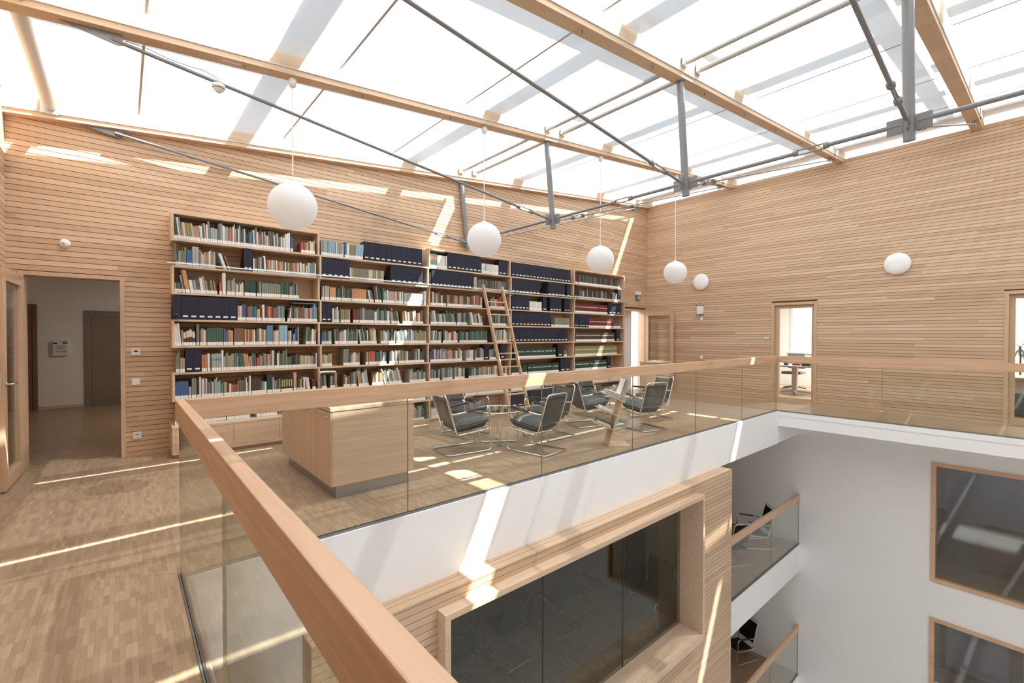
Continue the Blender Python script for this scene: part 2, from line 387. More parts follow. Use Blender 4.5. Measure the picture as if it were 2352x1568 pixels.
backing(mb, ((WN1[0], WN1[1], -2.96, -.86), (WN2[0], WN2[1], -5.9, -3.72)), YF, YW+.2, LOW, -.304, lambda a, b, p, q: mb.box(XW, XW+.2, a, b, p, q))
struct(mb.build('wall_right_lower', 'lowwall'), 'white plaster wall under the right walkway with two framed windows', 'wall')
struct(MB().box(XL-.2, XW+.2, YW+.02, YW+.2, LOW, -.1).build('wall_back_lower', 'lowwall'), 'white plaster back wall of the lower storeys', 'wall')
struct(MB().box(-.1, .1, YF, 3.27, LOW, -.62).build('wall_left_lower', 'lowwall'), 'white plaster wall under the walkway on the near side', 'wall')
struct(MB().box(XL-.2, XL, 3.2, YW+.2, LOW, -.62).build('wall_left_lower.001', 'lowwall'), 'white end wall of the space under the library', 'wall')

# timber clad box under the library, with its picture window
BX0, BX1, BY = .98, 7.5, 3.27
W = (2.04, 6.32, -2.80, -.845)
mb = MB()
slats(mb, BX0, BX1, LOW, -.66, lambda a, b, p, q: mb.box(a, b, BY, BY+.02, p, q), ((W[0]-.03, W[1]+.03, W[2]-.03, W[3]+.03),))
backing(mb, ((W[0]-.03, W[1]+.03, W[2]-.03, W[3]+.03),), BX0, BX1, LOW, -.675, lambda a, b, p, q: mb.box(a, b, BY+.02, BY+.22, p, q, 1))
for i in range(3): mb.box(BX0, BX1, BY+.022+i*.0618, BY+.022+i*.0618+SLAT, -.677, -.661)
slats(mb, BY, YW, LOW, -.68, lambda a, b, p, q: mb.box(BX1, BX1+.015, a, b, p, q))
mb.box(BX1-.15, BX1, BY+.22, YW, LOW, -.68, 2); mb.box(BX0, BX0+.15, BY+.22, YW, LOW, -.68, 2)
struct(mb.build('wall_box', ['slat_box', 'gap', 'white']), 'oak clad room box hanging under the library slab', 'wall')
win = thing('window_1', 'wide picture window with deep oak surround in the timber box', 'window'); win['kind'] = 'structure'
mb = MB(); F = (1.985, 6.45-.07, -2.90, -.79); y0, y1 = 3.15, 3.55
mb.box(F[0], W[0], y0, y1, F[2], F[3]); mb.box(W[1], W[1]+.055, y0, y1, F[2], F[3]); mb.box(W[0], W[1], y0, y1, W[3], F[3]); mb.box(W[0], W[1], y0, y1, F[2], W[2])
mb.build('window_frame', 'oak_x', win, bevel=.002)
mb = MB()
for a, b in ((W[0]+.002, 3.447), (3.453, 4.897), (4.903, W[1]-.002)): mb.box(a, b, 3.505, 3.515, W[2]+.002, W[3]-.002)
mb.build('glass_pane', 'glass_dark', win)
mb = MB()
for a in (3.45, 4.90): mb.box(a-.0035, a+.0035, 3.503, 3.517, W[2], W[3])
mb.build('joint_seal', 'dark', win)
struct(MB().box(BX0+.15, BX1-.15, 3.9, YW, -.76, -.70).build('ceiling_room', 'white'), 'white ceiling of the meeting room in the box', 'ceiling')

def frame_window(n, rect, label, mull=()):
    y0, y1, z0, z1 = rect
    o = thing('window_%d' % n, label, 'window'); o['kind'] = 'structure'
    mb = MB(); t = .065; x0, x1 = XW-.03, XW+.16
    mb.box(x0, x1, y0-t+.02, y0+.02, z0-t+.02, z1+t-.02); mb.box(x0, x1, y1-.02, y1+t-.02, z0-t+.02, z1+t-.02)
    mb.box(x0, x1, y0+.02, y1-.02, z1-.02, z1+t-.02); mb.box(x0, x1, y0+.02, y1-.02, z0-t+.02, z0+.02)
    mb.build('window_frame', 'rail_y', o, bevel=.002)
    MB().box(XW+.06, XW+.07, y0+.02, y1-.02, z0+.02, z1-.02).build('glass_pane', 'glass_dark', o)
frame_window(2, WN1, 'upper oak framed window in the white wall under the right walkway')
frame_window(3, WN2, 'lower oak framed window in the white wall, two storeys down')
# rooms behind those windows
mb = MB(); mb.box(16.5, 16.6, -4.5, 5.5, LOW, -.4); mb.box(XW+.2, 16.6, 5.4, 5.5, LOW, -.4); mb.box(XW+.2, 16.6, -4.6, -4.5, F1-.35, F1+.7); mb.box(XW+.2, 16.6, -4.6, -4.5, -1.0, -.4); mb.box(XW+.2, 16.6, -4.6, -4.5, F2-2, F2+.9); mb.box(XW+.2, 16.6, -4.5, 5.4, -.5, -.4); mb.box(XW+.2, 16.6, -4.5, 5.4, F1-.35, F1-.102)
struct(mb.build('wall_rooms_lower', 'white'), 'white walls of the rooms behind the lower windows', 'wall')
scr = thing('sliding_panel', 'blue-grey tall sliding panels inside the upper lower-storey room', 'panel')
MB().box(14.6, 14.65, -.7, 1.45, F1+.002, -.9).build('panel', 'bluegrey', scr); MB().box(14.52, 14.57, -2.9, -.72, F1+.002, -.9).build('panel', 'bluegrey', scr)
MB().box(14.44, 14.7, -3.0, 1.5, -.9, -.82).build('track', 'steel', scr)
tag(MB().box(12.6, 13.3, -2.2, .75, F1, F1+.75).build('sideboard', 'darkwood'), 'long dark sideboard seen through the upper framed window', 'sideboard')
scr = thing('framed_screen', 'lilac screens in dark frames seen through the lowest window', 'screen')
mb = MB(); mb.box(14.0, 14.02, .35, 1.35, F2+.1, F2+2.2); mb.box(14.0, 14.02, -1.0, .2, F2+.1, F2+2.2); mb.build('screen_cloth', 'curtain', scr)
mb = MB()
for y in (1.35, .20, -1.08): mb.box(13.97, 14.05, y, y+.09+(.06 if y == .2 else 0), F2+.002, F2+2.3)
mb.box(13.97, 14.05, -1.08, 1.44, F2+.002, F2+.1); mb.build('frame', 'darkwood', scr)

# ---------------------------------------------------------------- door frames and doors
def casing(mb, a0, a1, zt, t, pl):     # outer size, thickness
    pl(mb, a0, a0+t, 0, zt); pl(mb, a1-t, a1, 0, zt); pl(mb, a0+t, a1-t, zt-t, zt)
d = thing('door_1', 'open glazed oak door leaf at the left edge with its oak frame', 'door'); d['kind'] = 'structure'
mb = MB(); casing(mb, -.87, .027, 2.215, .047, lambda m_, a, b, p, q: m_.box(a, b, YW-.012, YW+.22, p, q)); mb.build('door_frame', 'oak_z', d, bevel=.002)
# the leaf stands open towards us: from (-.845,7.30) to (-.87,6.40)
LA, LB = Vector((-.858, 7.29, 0)), Vector((-.885, 6.40, 0)); du = (LB-LA).normalized(); dn = Vector((-du.y, du.x, 0)); LL = (LB-LA).length
def leaf(mb, u0, u1, z0, z1, th=.033, off=0):
    c = LA+du*((u0+u1)/2)+Vector((0, 0, (z0+z1)/2))+dn*off
    mb.obox(c, du*((u1-u0)/2), dn*th, (0, 0, (z1-z0)/2))
mb = MB(); leaf(mb, 0, .11, .01, 2.15); leaf(mb, LL-.11, LL, .01, 2.15); leaf(mb, .11, LL-.11, 2.03, 2.15); leaf(mb, .11, LL-.11, .01, .14)
mb.build('leaf_frame', 'oak_z', d, bevel=.002)
mb = MB(); leaf(mb, .11, LL-.11, .14, 2.03, .006); mb.build('glass_pane', 'glass', d)
hp = LA+du*(LL-.06)+Vector((0, 0, 1.02))-dn*.033
mb = MB()
for sg in (-1, 1):
    h0 = LA+du*(LL-.06)+Vector((0, 0, 1.03))+dn*(sg*.034)
    mb.tube(fillet([h0, h0+dn*sg*.05, h0+dn*sg*.05-du*.13], .02), .009, 10); mb.lathe([(.001, 0), (.026, 0), (.026, .008), (.001, .008)], h0, dn*sg, 20)
mb.build('door_handle', 'chrome', d)
mb = MB()
for z in (.0, .12): pass
mb.obox(LA+du*(LL)+Vector((0, 0, 1.02)), du*.002, dn*.012, (0, 0, .12)); mb.build('lock_plate', 'galv', d)

d = thing('door_2', 'glazed oak office door in the right wall, nearer the library corner', 'door'); d['kind'] = 'structure'
def wall_door(d, a0, a1, zt, ga, gb, handle_y):
    mb = MB(); casing(mb, a0, a1, zt, .058, lambda m_, a, b, p, q: m_.box(XW-.012, XW+.2, a, b, p, q)); mb.build('door_frame', 'oak_z', d, bevel=.002)
    mb = MB(); i0, i1, t = a0+.058, a1-.058, .0
    x0, x1 = XW+.06, XW+.11
    mb.box(x0, x1, i0, ga, .01, zt-.06); mb.box(x0, x1, gb, i1, .01, zt-.06); mb.box(x0, x1, ga, gb, zt-.13, zt-.06); mb.box(x0, x1, ga, gb, .01, .12)
    mb.build('leaf_frame', 'oak_z', d, bevel=.002)
    MB().box(XW+.08, XW+.088, ga, gb, .12, zt-.13).build('glass_pane', 'glass', d)
    mb = MB(); h = Vector((XW+.06, handle_y, 1.02)); s_ = 1 if handle_y < (a0+a1)/2 else -1
    mb.tube(fillet([h, h-Vector((.05, 0, 0)), h+Vector((-.05, s_*.12, 0))], .02), .009, 10); mb.lathe([(.001, 0), (.025, 0), (.025, .008), (.001, .008)], h, (-1, 0, 0), 20)
    mb.build('door_handle', 'chrome', d)
wall_door(d, 3.157, 4.06, 2.25, 3.275, 3.915, 3.95)
d = thing('door_3', 'glazed oak office door at the right edge of the picture', 'door'); d['kind'] = 'structure'
wall_door(d, -.52, .437, 2.262, -.42, .305, .345)
d = thing('door_4', 'glazed oak door standing open in the corner against the right wall', 'door'); d['kind'] = 'structure'
mb = MB(); casing(mb, 10.12, 11.25, 2.235, .058, lambda m_, a, b, p, q: m_.box(a, b, YW-.012, YW+.22, p, q)); mb.build('door_frame', 'oak_z', d, bevel=.002)
mb = MB(); X0, X1, ya, yb = 11.17, 11.21, 6.43, 7.28
mb.box(X0, X1, ya, ya+.10, .01, 2.17); mb.box(X0, X1, yb-.09, yb, .01, 2.17); mb.box(X0, X1, ya+.1, yb-.09, 2.06, 2.17); mb.box(X0, X1, ya+.1, yb-.09, .01, .13)
mb.build('leaf_frame', 'oak_z', d, bevel=.002)
MB().box(X0+.017, X0+.023, ya+.1, yb-.09, .13, 2.06).build('glass_pane', 'glass', d)
mb = MB(); h = Vector((X0, ya+.055, 1.03)); mb.tube(fillet([h, h-Vector((.05, 0, 0)), h+Vector((-.05, .12, 0))], .02), .009, 10); mb.build('door_handle', 'chrome', d)

# hall behind the left door
mb = MB(); HB = 13.15
mb.box(-3.2, 3.2, HB, HB+.1, 0, 2.9); mb.box(-3.3, -3.2, YW+.2, HB, 0, 2.9); mb.box(-3.2, XL-.2, YW+.1, YW+.2, 0, 2.9); mb.box(3.2, 3.3, YW+.2, HB, 0, 2.9)
struct(mb.build('wall_hall', 'white'), 'white walls of the dim lift lobby beyond the open door', 'wall')
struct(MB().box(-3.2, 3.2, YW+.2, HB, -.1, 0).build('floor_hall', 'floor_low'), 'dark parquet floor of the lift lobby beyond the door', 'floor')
struct(MB().box(-3.2, 3.2, YW+.2, HB, 2.9, 3.0).build('ceiling_hall', 'white'), 'white ceiling of the lift lobby', 'ceiling')
mb = MB(); mb.box(-1.30, -.60, HB-.012, HB-.001, 0, .06); struct(mb.build('baseboard_hall', 'oak_x'), 'oak skirting on the lobby wall between door and lift', 'baseboard')
e = thing('elevator_door', 'brushed steel lift door in a steel frame in the lobby', 'elevator', (0, 0, 0))
mb = MB(); mb.box(-.60, -.50, HB-.04, HB-.002, 0, 2.02); mb.box(.62, .72, HB-.04, HB-.002, 0, 2.02); mb.box(-.5, .62, HB-.04, HB-.002, 1.9, 2.02); mb.build('frame', 'elev', e)
MB().box(-.495, .06, HB-.018, HB-.003, .002, 1.895).build('door_panel', 'elev', e); MB().box(.064, .615, HB-.018, HB-.003, .002, 1.895).build('door_panel', 'elev', e)
d = thing('door_5', 'dark oak veneered door at the left of the lobby wall', 'door'); d['kind'] = 'structure'
MB().box(-2.25, -1.36, HB-.03, HB-.004, .005, 2.06).build('leaf', 'darkwood', d); mb = MB(); mb.box(-1.36, -1.30, HB-.045, HB-.001, 0, 2.12); mb.box(-2.31, -2.25, HB-.045, HB-.001, 0, 2.12); mb.box(-2.25, -1.36, HB-.045, HB-.001, 2.06, 2.12); mb.build('door_frame', 'darkwood', d)
def text(s, size, loc, rot, mat, parent, name='lettering', ext=.001, align='CENTER'):
    cu = bpy.data.curves.new(name, 'FONT'); cu.body = s; cu.size = size; cu.extrude = ext; cu.align_x = align
    t = bpy.data.objects.new('tmp', cu); C.objects.link(t); bpy.context.view_layer.update()
    me = bpy.data.meshes.new_from_object(t.evaluated_get(bpy.context.evaluated_depsgraph_get())); bpy.data.objects.remove(t)
    o = bpy.data.objects.new(name, me); C.objects.link(o); me.materials.clear(); me.materials.append(M[mat]); o.location = loc; o.rotation_euler = rot
    o.parent = parent; return o
e = thing('first_aid_cabinet', 'small white first aid wall box with a cross beside the lift', 'cabinet')
MB().box(-1.08, -.845, HB-.075, HB-.002, 1.085, 1.385).build('housing', 'plastic', e, bevel=.008)
mb = MB(); mb.box(-.922, -.868, HB-.078, HB-.0755, 1.325, 1.373); mb.box(-1.068, -1.012, HB-.078, HB-.0755, 1.325, 1.345); mb.build('pictogram', 'dark', e)
mb = MB(); mb.box(-.912, -.878, HB-.0795, HB-.0782, 1.343, 1.355); mb.box(-.901, -.889, HB-.0795, HB-.0782, 1.330, 1.368); mb.build('cross', 'plastic', e)
mb = MB()
for i in range(8): mb.box(-1.018, -.895, HB-.078, HB-.0755, 1.21+i*.0105, 1.214+i*.0105)
mb.build('vent_slots', 'greytube', e)
text('Erste Hilfe', .038, (-.957, HB-.0765, 1.155), (math.pi/2, 0, 0), 'dark', e)

def fill_lamp(label, loc, power, c=(1, .9, .78)):  # unseen fill lamps, added to brighten the side rooms
    o = thing('fill_lamp', label, 'lamp', loc); MB().lathe([(.001, 0), (.2, 0), (.2, -.05), (.001, -.06)], n=24).build('shade', 'opal', o)
    l = bpy.data.lights.new('fill_light', 'AREA'); l.shape = 'DISK'; l.size = .36; l.energy = power; l.color = c
    b = bpy.data.objects.new('fill_light', l); C.objects.link(b); b.parent = o; b.location = (0, 0, -.07)
fill_lamp('added unseen fill lamp for the lift lobby', (1.6, 10.4, 2.9), 38)
fill_lamp('added unseen fill lamp for the office behind the right wall', (14.1, 3.2, 2.8), 170, (1, .97, .93))
fill_lamp('added unseen fill lamp for the office by the right edge', (14.1, -1.0, 2.8), 120, (1, .97, .93))
fill_lamp('added unseen fill lamp for the small room behind the corner door', (10.4, 8.6, 2.7), 60, (1, .99, .97))
# room glimpsed through the corner door
mb = MB(); mb.box(9.2, 10.9, 7.56, 7.6, 0, 2.9); mb.box(11.25, 11.35, YW+.2, 9.6, 0, 2.9); mb.box(9.2, 11.3, 9.6, 9.7, 0, 2.9); mb.box(9.2, 11.3, YW+.2, 9.6, 2.7, 2.9); mb.box(9.2, 11.3, YW+.2, 9.6, -.1, 0)
struct(mb.build('wall_corner_room', 'white'), 'white wall seen through the open corner door', 'wall')
# office behind the right-wall doors
mb = MB()
OX = 15.6
backing(mb, ((4.36, 5.02, 1.02, 2.62), (-2.9, 3.3, 1.0, 2.6)), -3.2, 6.6, 0, 2.9, lambda a, b, p, q: mb.box(OX, OX+.12, a, b, p, q))  # wide second opening added to let more daylight into the office
mb.box(XW+.2, OX, 6.5, 6.6, 0, 2.9); mb.box(XW+.2, OX, -3.3, -3.2, 0, 2.9); mb.box(XW+.2, OX+.1, -3.2, 6.5, 2.8, 2.9); mb.box(13.2, 13.3, 1.6, 1.7, 0, 2.8)
struct(mb.build('wall_office', 'white'), 'white walls and ceiling of the office behind the right wall', 'wall')
struct(MB().box(XW+.2, OX, -3.2, 6.5, -.1, 0).build('floor_office', 'floor'), 'parquet floor of the office behind the glass doors', 'floor')
win = thing('window_4', 'bright outside window of the office seen through the glass door', 'window'); win['kind'] = 'structure'
mb = MB(); mb.box(OX-.02, OX+.1, 4.33, 4.39, 1.0, 2.65); mb.box(OX-.02, OX+.1, 4.99, 5.06, 1.0, 2.65); mb.box(OX-.02, OX+.1, 4.39, 4.99, 2.59, 2.65); mb.box(OX-.06, OX+.1, 4.30, 5.09, .98, 1.03); mb.build('window_frame', 'plastic', win)
MB().box(OX+.04, OX+.05, 4.39, 4.99, 1.03, 2.59).build('glass_pane', 'glass', win)
tree = thing('tree', 'pale leafy tree tops outside the office window', 'tree', (26, 7.5, 0))
mb = MB(); rr = random.Random(3)
for k in range(26):
    cx, cy, cz, q = rr.uniform(-1.5, 1.5), rr.uniform(-3.5, 3.5), rr.uniform(-3, .75), rr.uniform(.5, .9)
    mb.lathe([(q*math.sin(math.pi*i/7)*(1+.12*math.sin(5*i+k)), -q*math.cos(math.pi*i/7)) for i in range(8)], (cx, cy, cz), n=10)
mb.build('crown', 'foliage', tree); MB().tube([(0, 0, -9), (0, 0, -2)], .2).build('trunk', 'darkwood', tree)

# ---------------------------------------------------------------- roof: beams, outer glazing, blinds
ZP = .17                                   # the blinds hang this far above the beam undersides
def slope_box(mb, x0, x1, y0, y1, h0, h1, mi=0):
    a, b = zb(x0), zb(x1)
    return mb.hexa([(x0,y0,a+h0),(x1,y0,b+h0),(x1,y1,b+h0),(x0,y1,a+h0),(x0,y0,a+h1),(x1,y0,b+h1),(x1,y1,b+h1),(x0,y1,a+h1)], mi)
beams = [(7.225, YW+.01, 'sloping timber roof beam lying along the top of the library wall'),
         (4.90, 5.04, 'sloping timber roof beam carrying the four globe lamps'),
         (2.71, 2.85, 'sloping timber roof beam between the lamp beam and the right foreground beam'),
         (.71, .86, 'sloping timber roof beam at the upper right corner of the picture'),
         (-1.45, -1.30, 'sloping timber roof beam just behind the photographer'), (-3.60, -3.45, 'second timber roof beam behind the photographer'),
 (-5.75, -5.60, 'third timber roof beam behind the photographer'), (-7.90, -7.75, 'last timber roof beam behind the photographer')]
for i, (y0, y1, lab) in enumerate(beams):
    b = thing('roof_beam', lab, 'beam', group='timber roof beams')
    mb = MB(); slope_box(mb, XL-.1, XW+.12, y0, y1, 0, .36); mb.build('timber', 'beam', b, bevel=.003)
    if i in (1, 2):
        mb = MB()
        for k in range(9):
            x = .9+k*1.15
            mb.tube([(x, y0+.05, zb(x)+.01), (x, y0+.05, zb(x)-.035)], .006, 6)
        mb.build('screw_hook', 'steel', b)
    if i == 1:
        mb = MB(); x = .72; slope_box(mb, x, x+.15, y0+.045, y0+.08, -.0015, 0); mb.build('paper_tag', 'paper', b)
    # thin strip along the side facing us
    if i < 4:
        mb = MB(); slope_box(mb, XL, XW, y0-.012, y0, .055, .062); mb.build('side_strip', 'blindtube', b)
# outer glazing bars and glass
HG = .62
mb = MB()
for y0, y1, _ in beams[1:]: slope_box(mb, XL-.3, XW+.5, (y0+y1)/2+.06, (y0+y1)/2+.26, HG, HG+.06)
for x in (1.53, 4.10, 6.62, 9.35): slope_box(mb, x-.12, x+.12, YF, YW+.3, HG+.001, HG+.061)
struct(mb.build('trim_6', 'frit'), 'outer glazing bars above the blinds that cast the grey bands', 'glazing bars')
mb = MB(); slope_box(mb, XL-.3, XW+.5, YF, YW+.3, HG+.08, HG+.10)
struct(mb.build('window_5', 'roofglass'), 'sloping glass roof over the whole hall', 'glass roof')
# upstands closing the edges between wall tops and glass roof
mb = MB(); slope_box(mb, XL-.3, XW+.4, YW+.012, YW+.3, .0, HG+.08)
mb.box(XL-.3, XL-.0, YF, YW, 4.15, 4.25)
slope_box(mb, XW-.36, XW+.26, YF, YW-.11, ZP+.02, ZP+.07)  # strip widened outward to block a second sun streak
slope_box(mb, XL-.3, XW+.2, YF-.2, -7.9, .10, .36)
struct(mb.build('trim_7', 'fascia'), 'white roof edge upstands above the timber walls', 'trim')
# roller blinds: in every bay one on either side of the middle gap
ys = [(5.04, 7.225), (2.85, 4.90), (.86, 2.71), (-1.30, .71), (-3.45, -1.45), (-5.60, -3.60), (-7.75, -5.75)]
names = ['between the library wall and the lamp beam', 'between the lamp beam and the next beam', 'above the middle of the light well', 'over the right foreground', 'just behind the photographer', 'farther behind the photographer', 'at the far end behind the photographer']
for i, (y0, y1) in enumerate(ys):
    ya, yb_ = y0+.10, y1-(.10 if i == 0 else .045)
    for side in (0, 1):
        x0, x1 = ((-.60, 4.90), (5.22, 10.70))[side]
        o = thing('roller_blind', 'white translucent roof blind, %s half, %s' % (('left', 'right')[side], names[i]), 'blind', group='translucent roof blinds')
        mb = MB(); mb.add([(x0, ya, zb(x0)+ZP), (x1, ya, zb(x1)+ZP), (x1, yb_, zb(x1)+ZP), (x0, yb_, zb(x0)+ZP)], [(3, 2, 1, 0)]); mb.build('fabric', 'blind', o)
        for x in ((.17, 1.77, 3.37) if side == 0 else (6.72, 8.32, 9.92)):
            mb = MB(); slope_box(mb, x-.010, x+.010, ya, yb_, ZP-.003, ZP+.005); mb.build('seam', 'greytube', o)
        xe = x1 if side == 0 else x0
        MB().tube([(xe, ya-.03, zb(xe)+ZP-.01), (xe, yb_+.01, zb(xe)+ZP-.01)], .028, 14).build('bottom_bar', 'greytube', o)
        xd = x0 if side == 0 else x1+.0
        rt = .062 if side == 0 else .04
        MB().tube([(xd, y0+.03, zb(xd)+ZP-(.03 if side == 0 else 0)), (xd, y1-.02, zb(xd)+ZP-(.03 if side == 0 else 0))], rt, 20).build('winding_tube', 'blindtube', o)
        for yy in (y0+.012, y1-.012):
            MB().box(xd-.07, xd+.07, yy-.011, yy+.011, zb(xd)+ZP-.13, zb(xd)+ZP+.05).build('bracket', 'galv', o, bevel=.01)
            MB().box(xe-.05, xe+.05, yy-.011, yy+.011, zb(xe)+ZP-.05, zb(xe)+ZP+.06).build('bracket', 'galv', o, bevel=.01)
mb = MB(); slope_box(mb, XL-.3, 1.0, YF, .70, -.002, ZP-.04)  # unseen slab added overhead to darken the near floor
struct(mb.build('ceiling', 'white'), 'added unseen white slab above the near walkway, shading its floor', 'ceiling')
# ---------------------------------------------------------------- trusses: post with cross plate, tie rods
TY = [7.277, 4.97, 2.78, .76]
PX0, PX1, PZ = 4.95, 5.10, 3.16
nm = ['against the library wall', 'under the beam with the globe lamps', 'left of the near post under the third beam', 'largest and nearest, at the upper right']
lab2 = ['grey steel truss post close to the library wall, behind the second globe lamp', 'grey steel truss post under the lamp beam, left of the third globe lamp', 'grey steel truss post in front of the fourth globe lamp cord', 'large grey steel truss post at the upper right, nearest of the four']
for i, y in enumerate(TY):
    o = thing('truss_post', lab2[i], 'post', (0, 0, 0), group='grey steel truss posts')
    MB().tube([(PX0, y, zb(PX0)), (PX1, y, PZ)], .042, 20).build('post', 'steel', o)
    mb = MB(); d = Vector((PX1-PX0, 0, PZ-zb(PX0))).normalized(); c = Vector((PX1, y, PZ))-d*.14
    mb.obox(c, (0, .15, 0), Vector((0, 1, 0)).cross(d)*.007, d*.065)
    mb.obox(c-d*.01, Vector((0, 1, 0)).cross(d)*.14, (0, .007, 0), d*.065)
    mb.build('node_plate', 'steel', o, bevel=.003)
    MB().lathe([(.001, -.004), (.05, -.004), (.05, .006), (.001, .006)], Vector((PX0, y, zb(PX0)-.004)), (0, 0, 1), 20).build('head_plate', 'steel', o)
def rod(name_lab, a, b, r, tb, group, bracket=None):
    o = thing('tie_rod', name_lab, 'tie rod', group=group)
    a, b = Vector(a), Vector(b); u = (b-a).normalized(); L = (b-a).length
    t0, t1 = tb, tb+.26
    mb = MB(); mb.tube([a, a+u*(t0+.01)], r, 12); mb.tube([a+u*(t1-.01), b], r, 12); mb.build('rod', 'steel', o)
    sd = u.cross(Vector((0, 0, 1))).normalized(); up = sd.cross(u)
    mb = MB()
    for s_ in (-1, 1): mb.tube([a+u*t0+up*.024*s_, a+u*t1+up*.024*s_], .008, 8)
    for t in (t0, t1): mb.lathe([(.001, -.02), (.03, -.02), (.03, .02), (.001, .02)], a+u*t, u, 14)
    mb.build('turnbuckle', 'steel', o)
    if bracket: bracket(o)
    return o
for i, y in enumerate(TY):
    wh = ['along the library wall', 'under the lamp beam', 'under the third beam', 'under the right foreground beam'][i]
    def brl(o, y=y):
        mb = MB(); yy = y-.006
        mb.prism([(-.36, yy, zb(-.36)), (.02, yy, zb(.02)), (.02, yy, zb(.02)-.085), (-.02, yy, zb(.02)-.095)], (0, .012, 0)); mb.build('end_bracket', 'steel', o)
    rod('left half tie rod of the truss '+wh, (PX1-.05, y-(.0 if i else .03), PZ+.13), (-.05, y-(.0 if i else .03), zb(0)-.055), .0165, .42, 'tie rods to the left beam ends', brl)
    def brr(o, y=y):
        mb = MB(); yy = y-.006
        mb.prism([(10.55, yy, zb(10.55)), (10.95, yy, zb(10.95)), (10.6, yy, zb(10.6)-.09), (10.55, yy, zb(10.55)-.08)], (0, .012, 0)); mb.build('end_bracket', 'steel', o)
    rod('right half tie rod of the truss '+wh, (PX1+.05, y-(.0 if i else .03), PZ+.13), (10.6, y-(.0 if i else .03), zb(10.6)-.05), .0115, .42, 'tie rods to the right beam ends', brr)
for i in range(3):
    wh = ['between the library wall post and the lamp beam post', 'between the lamp beam post and the third post', 'between the third post and the nearest post'][i]
    rod('level steel tie rod '+wh, (PX1-.01, TY[i]-.06, PZ+.15), (PX1-.01, TY[i+1]+.06, PZ+.15), .020, 1.1 if i else .5, 'level tie rods joining the post feet')
rod('level steel tie rod running off the right edge from the nearest post', (PX1-.01, TY[3]-.06, PZ+.15), (PX1-.01, -1.4, PZ+.15), .020, 1.6, 'level tie rods joining the post feet')
# smoke detector hanging on the lamp beam rod
o = thing('smoke_detector', 'white smoke detector clipped under the tie rod, upper left', 'smoke detector')
rz_ = zb(0)-.055+( .69+.05)/(PX1-.05+.05)*(PZ+.13-(zb(0)-.055)); dx, dy, dz = .69, 4.97, rz_
MB().lathe([(.001, .0), (.045, 0), (.055, -.012), (.055, -.030), (.048, -.036), (.048, -.044), (.040, -.050), (.040, -.056), (.012, -.078), (.001, -.080)], (dx, dy, dz-.014), (0, 0, 1), 28).build('housing', 'plastic', o)
MB().lathe([(.0485, -.0365), (.0490, -.0400), (.0485, -.0435)], (dx, dy, dz-.014), (0, 0, 1), 28).build('vent_ring', 'dark', o)
cab = [(dx+.01, dy, dz+.0), (dx, dy-.0, dz+.035), (dx-.12, dy, dz+.075)]
sl = (PZ+.13-(zb(0)-.055))/(PX1)
for k in range(1, 5): cab.append((dx-.15*k-.05, dy, dz-sl*(.15*k+.05)+.030+.012*(k % 2)))
MB().tube(fillet(cab, .03), .0035, 6).build('cable', 'steel', o)

# ---------------------------------------------------------------- lamps
lx = [1.325, 3.755, 6.25, 8.70]
lab3 = ['white globe pendant lamp, largest and leftmost, before the first bookcase bay', 'white globe pendant lamp hanging in front of the truss post and third bookcase bay',
        'white globe pendant lamp hanging above the fifth bookcase bay', 'white globe pendant lamp, farthest right, by the room corner']
for i, x in enumerate(lx):
    o = thing('pendant_lamp', lab3[i], 'lamp', (x, 4.97, 2.81), group='white globe pendant lamps')
    n = 24; MB().lathe([(.232*math.sin(math.pi*k/n), -.232*math.cos(math.pi*k/n)) for k in range(n+1)], n=48).build('globe', 'opal', o)
    top = zb(x)-2.81
    MB().tube([(0, 0, .225), (0, 0, top-.05)], .0065, 10).build('cord', 'plastic', o)
    MB().lathe([(.001, top), (.036, top), (.040, top-.05), (.030, top-.085), (.010, top-.10), (.001, top-.10)], n=24).build('ceiling_cup', 'plastic', o)
    MB().lathe([(.001, .25), (.022, .25), (.026, .225), (.001, .222)], n=20).build('globe_cap', 'plastic', o)
for y, z, lab in ((1.835, 2.885, 'round white wall lamp on the right wall above the two office doors'), (5.73, 2.885, 'round white wall lamp on the right wall near the library corner')):
    o = thing('wall_lamp', lab, 'lamp', (XW, y, z), group='round white wall lamps')
    MB().lathe([(.001, .10), (.06, .098), (.12, .088), (.17, .07), (.200, .045), (.21, .028), (.205, .015), (.001, .015)], ax=(-1, 0, 0), n=48).build('shade', 'fascia', o)
    MB().lathe([(.001, 0), (.16, 0), (.16, .016), (.001, .016)], ax=(-1, 0, 0), n=32).build('back_plate', 'plastic', o)

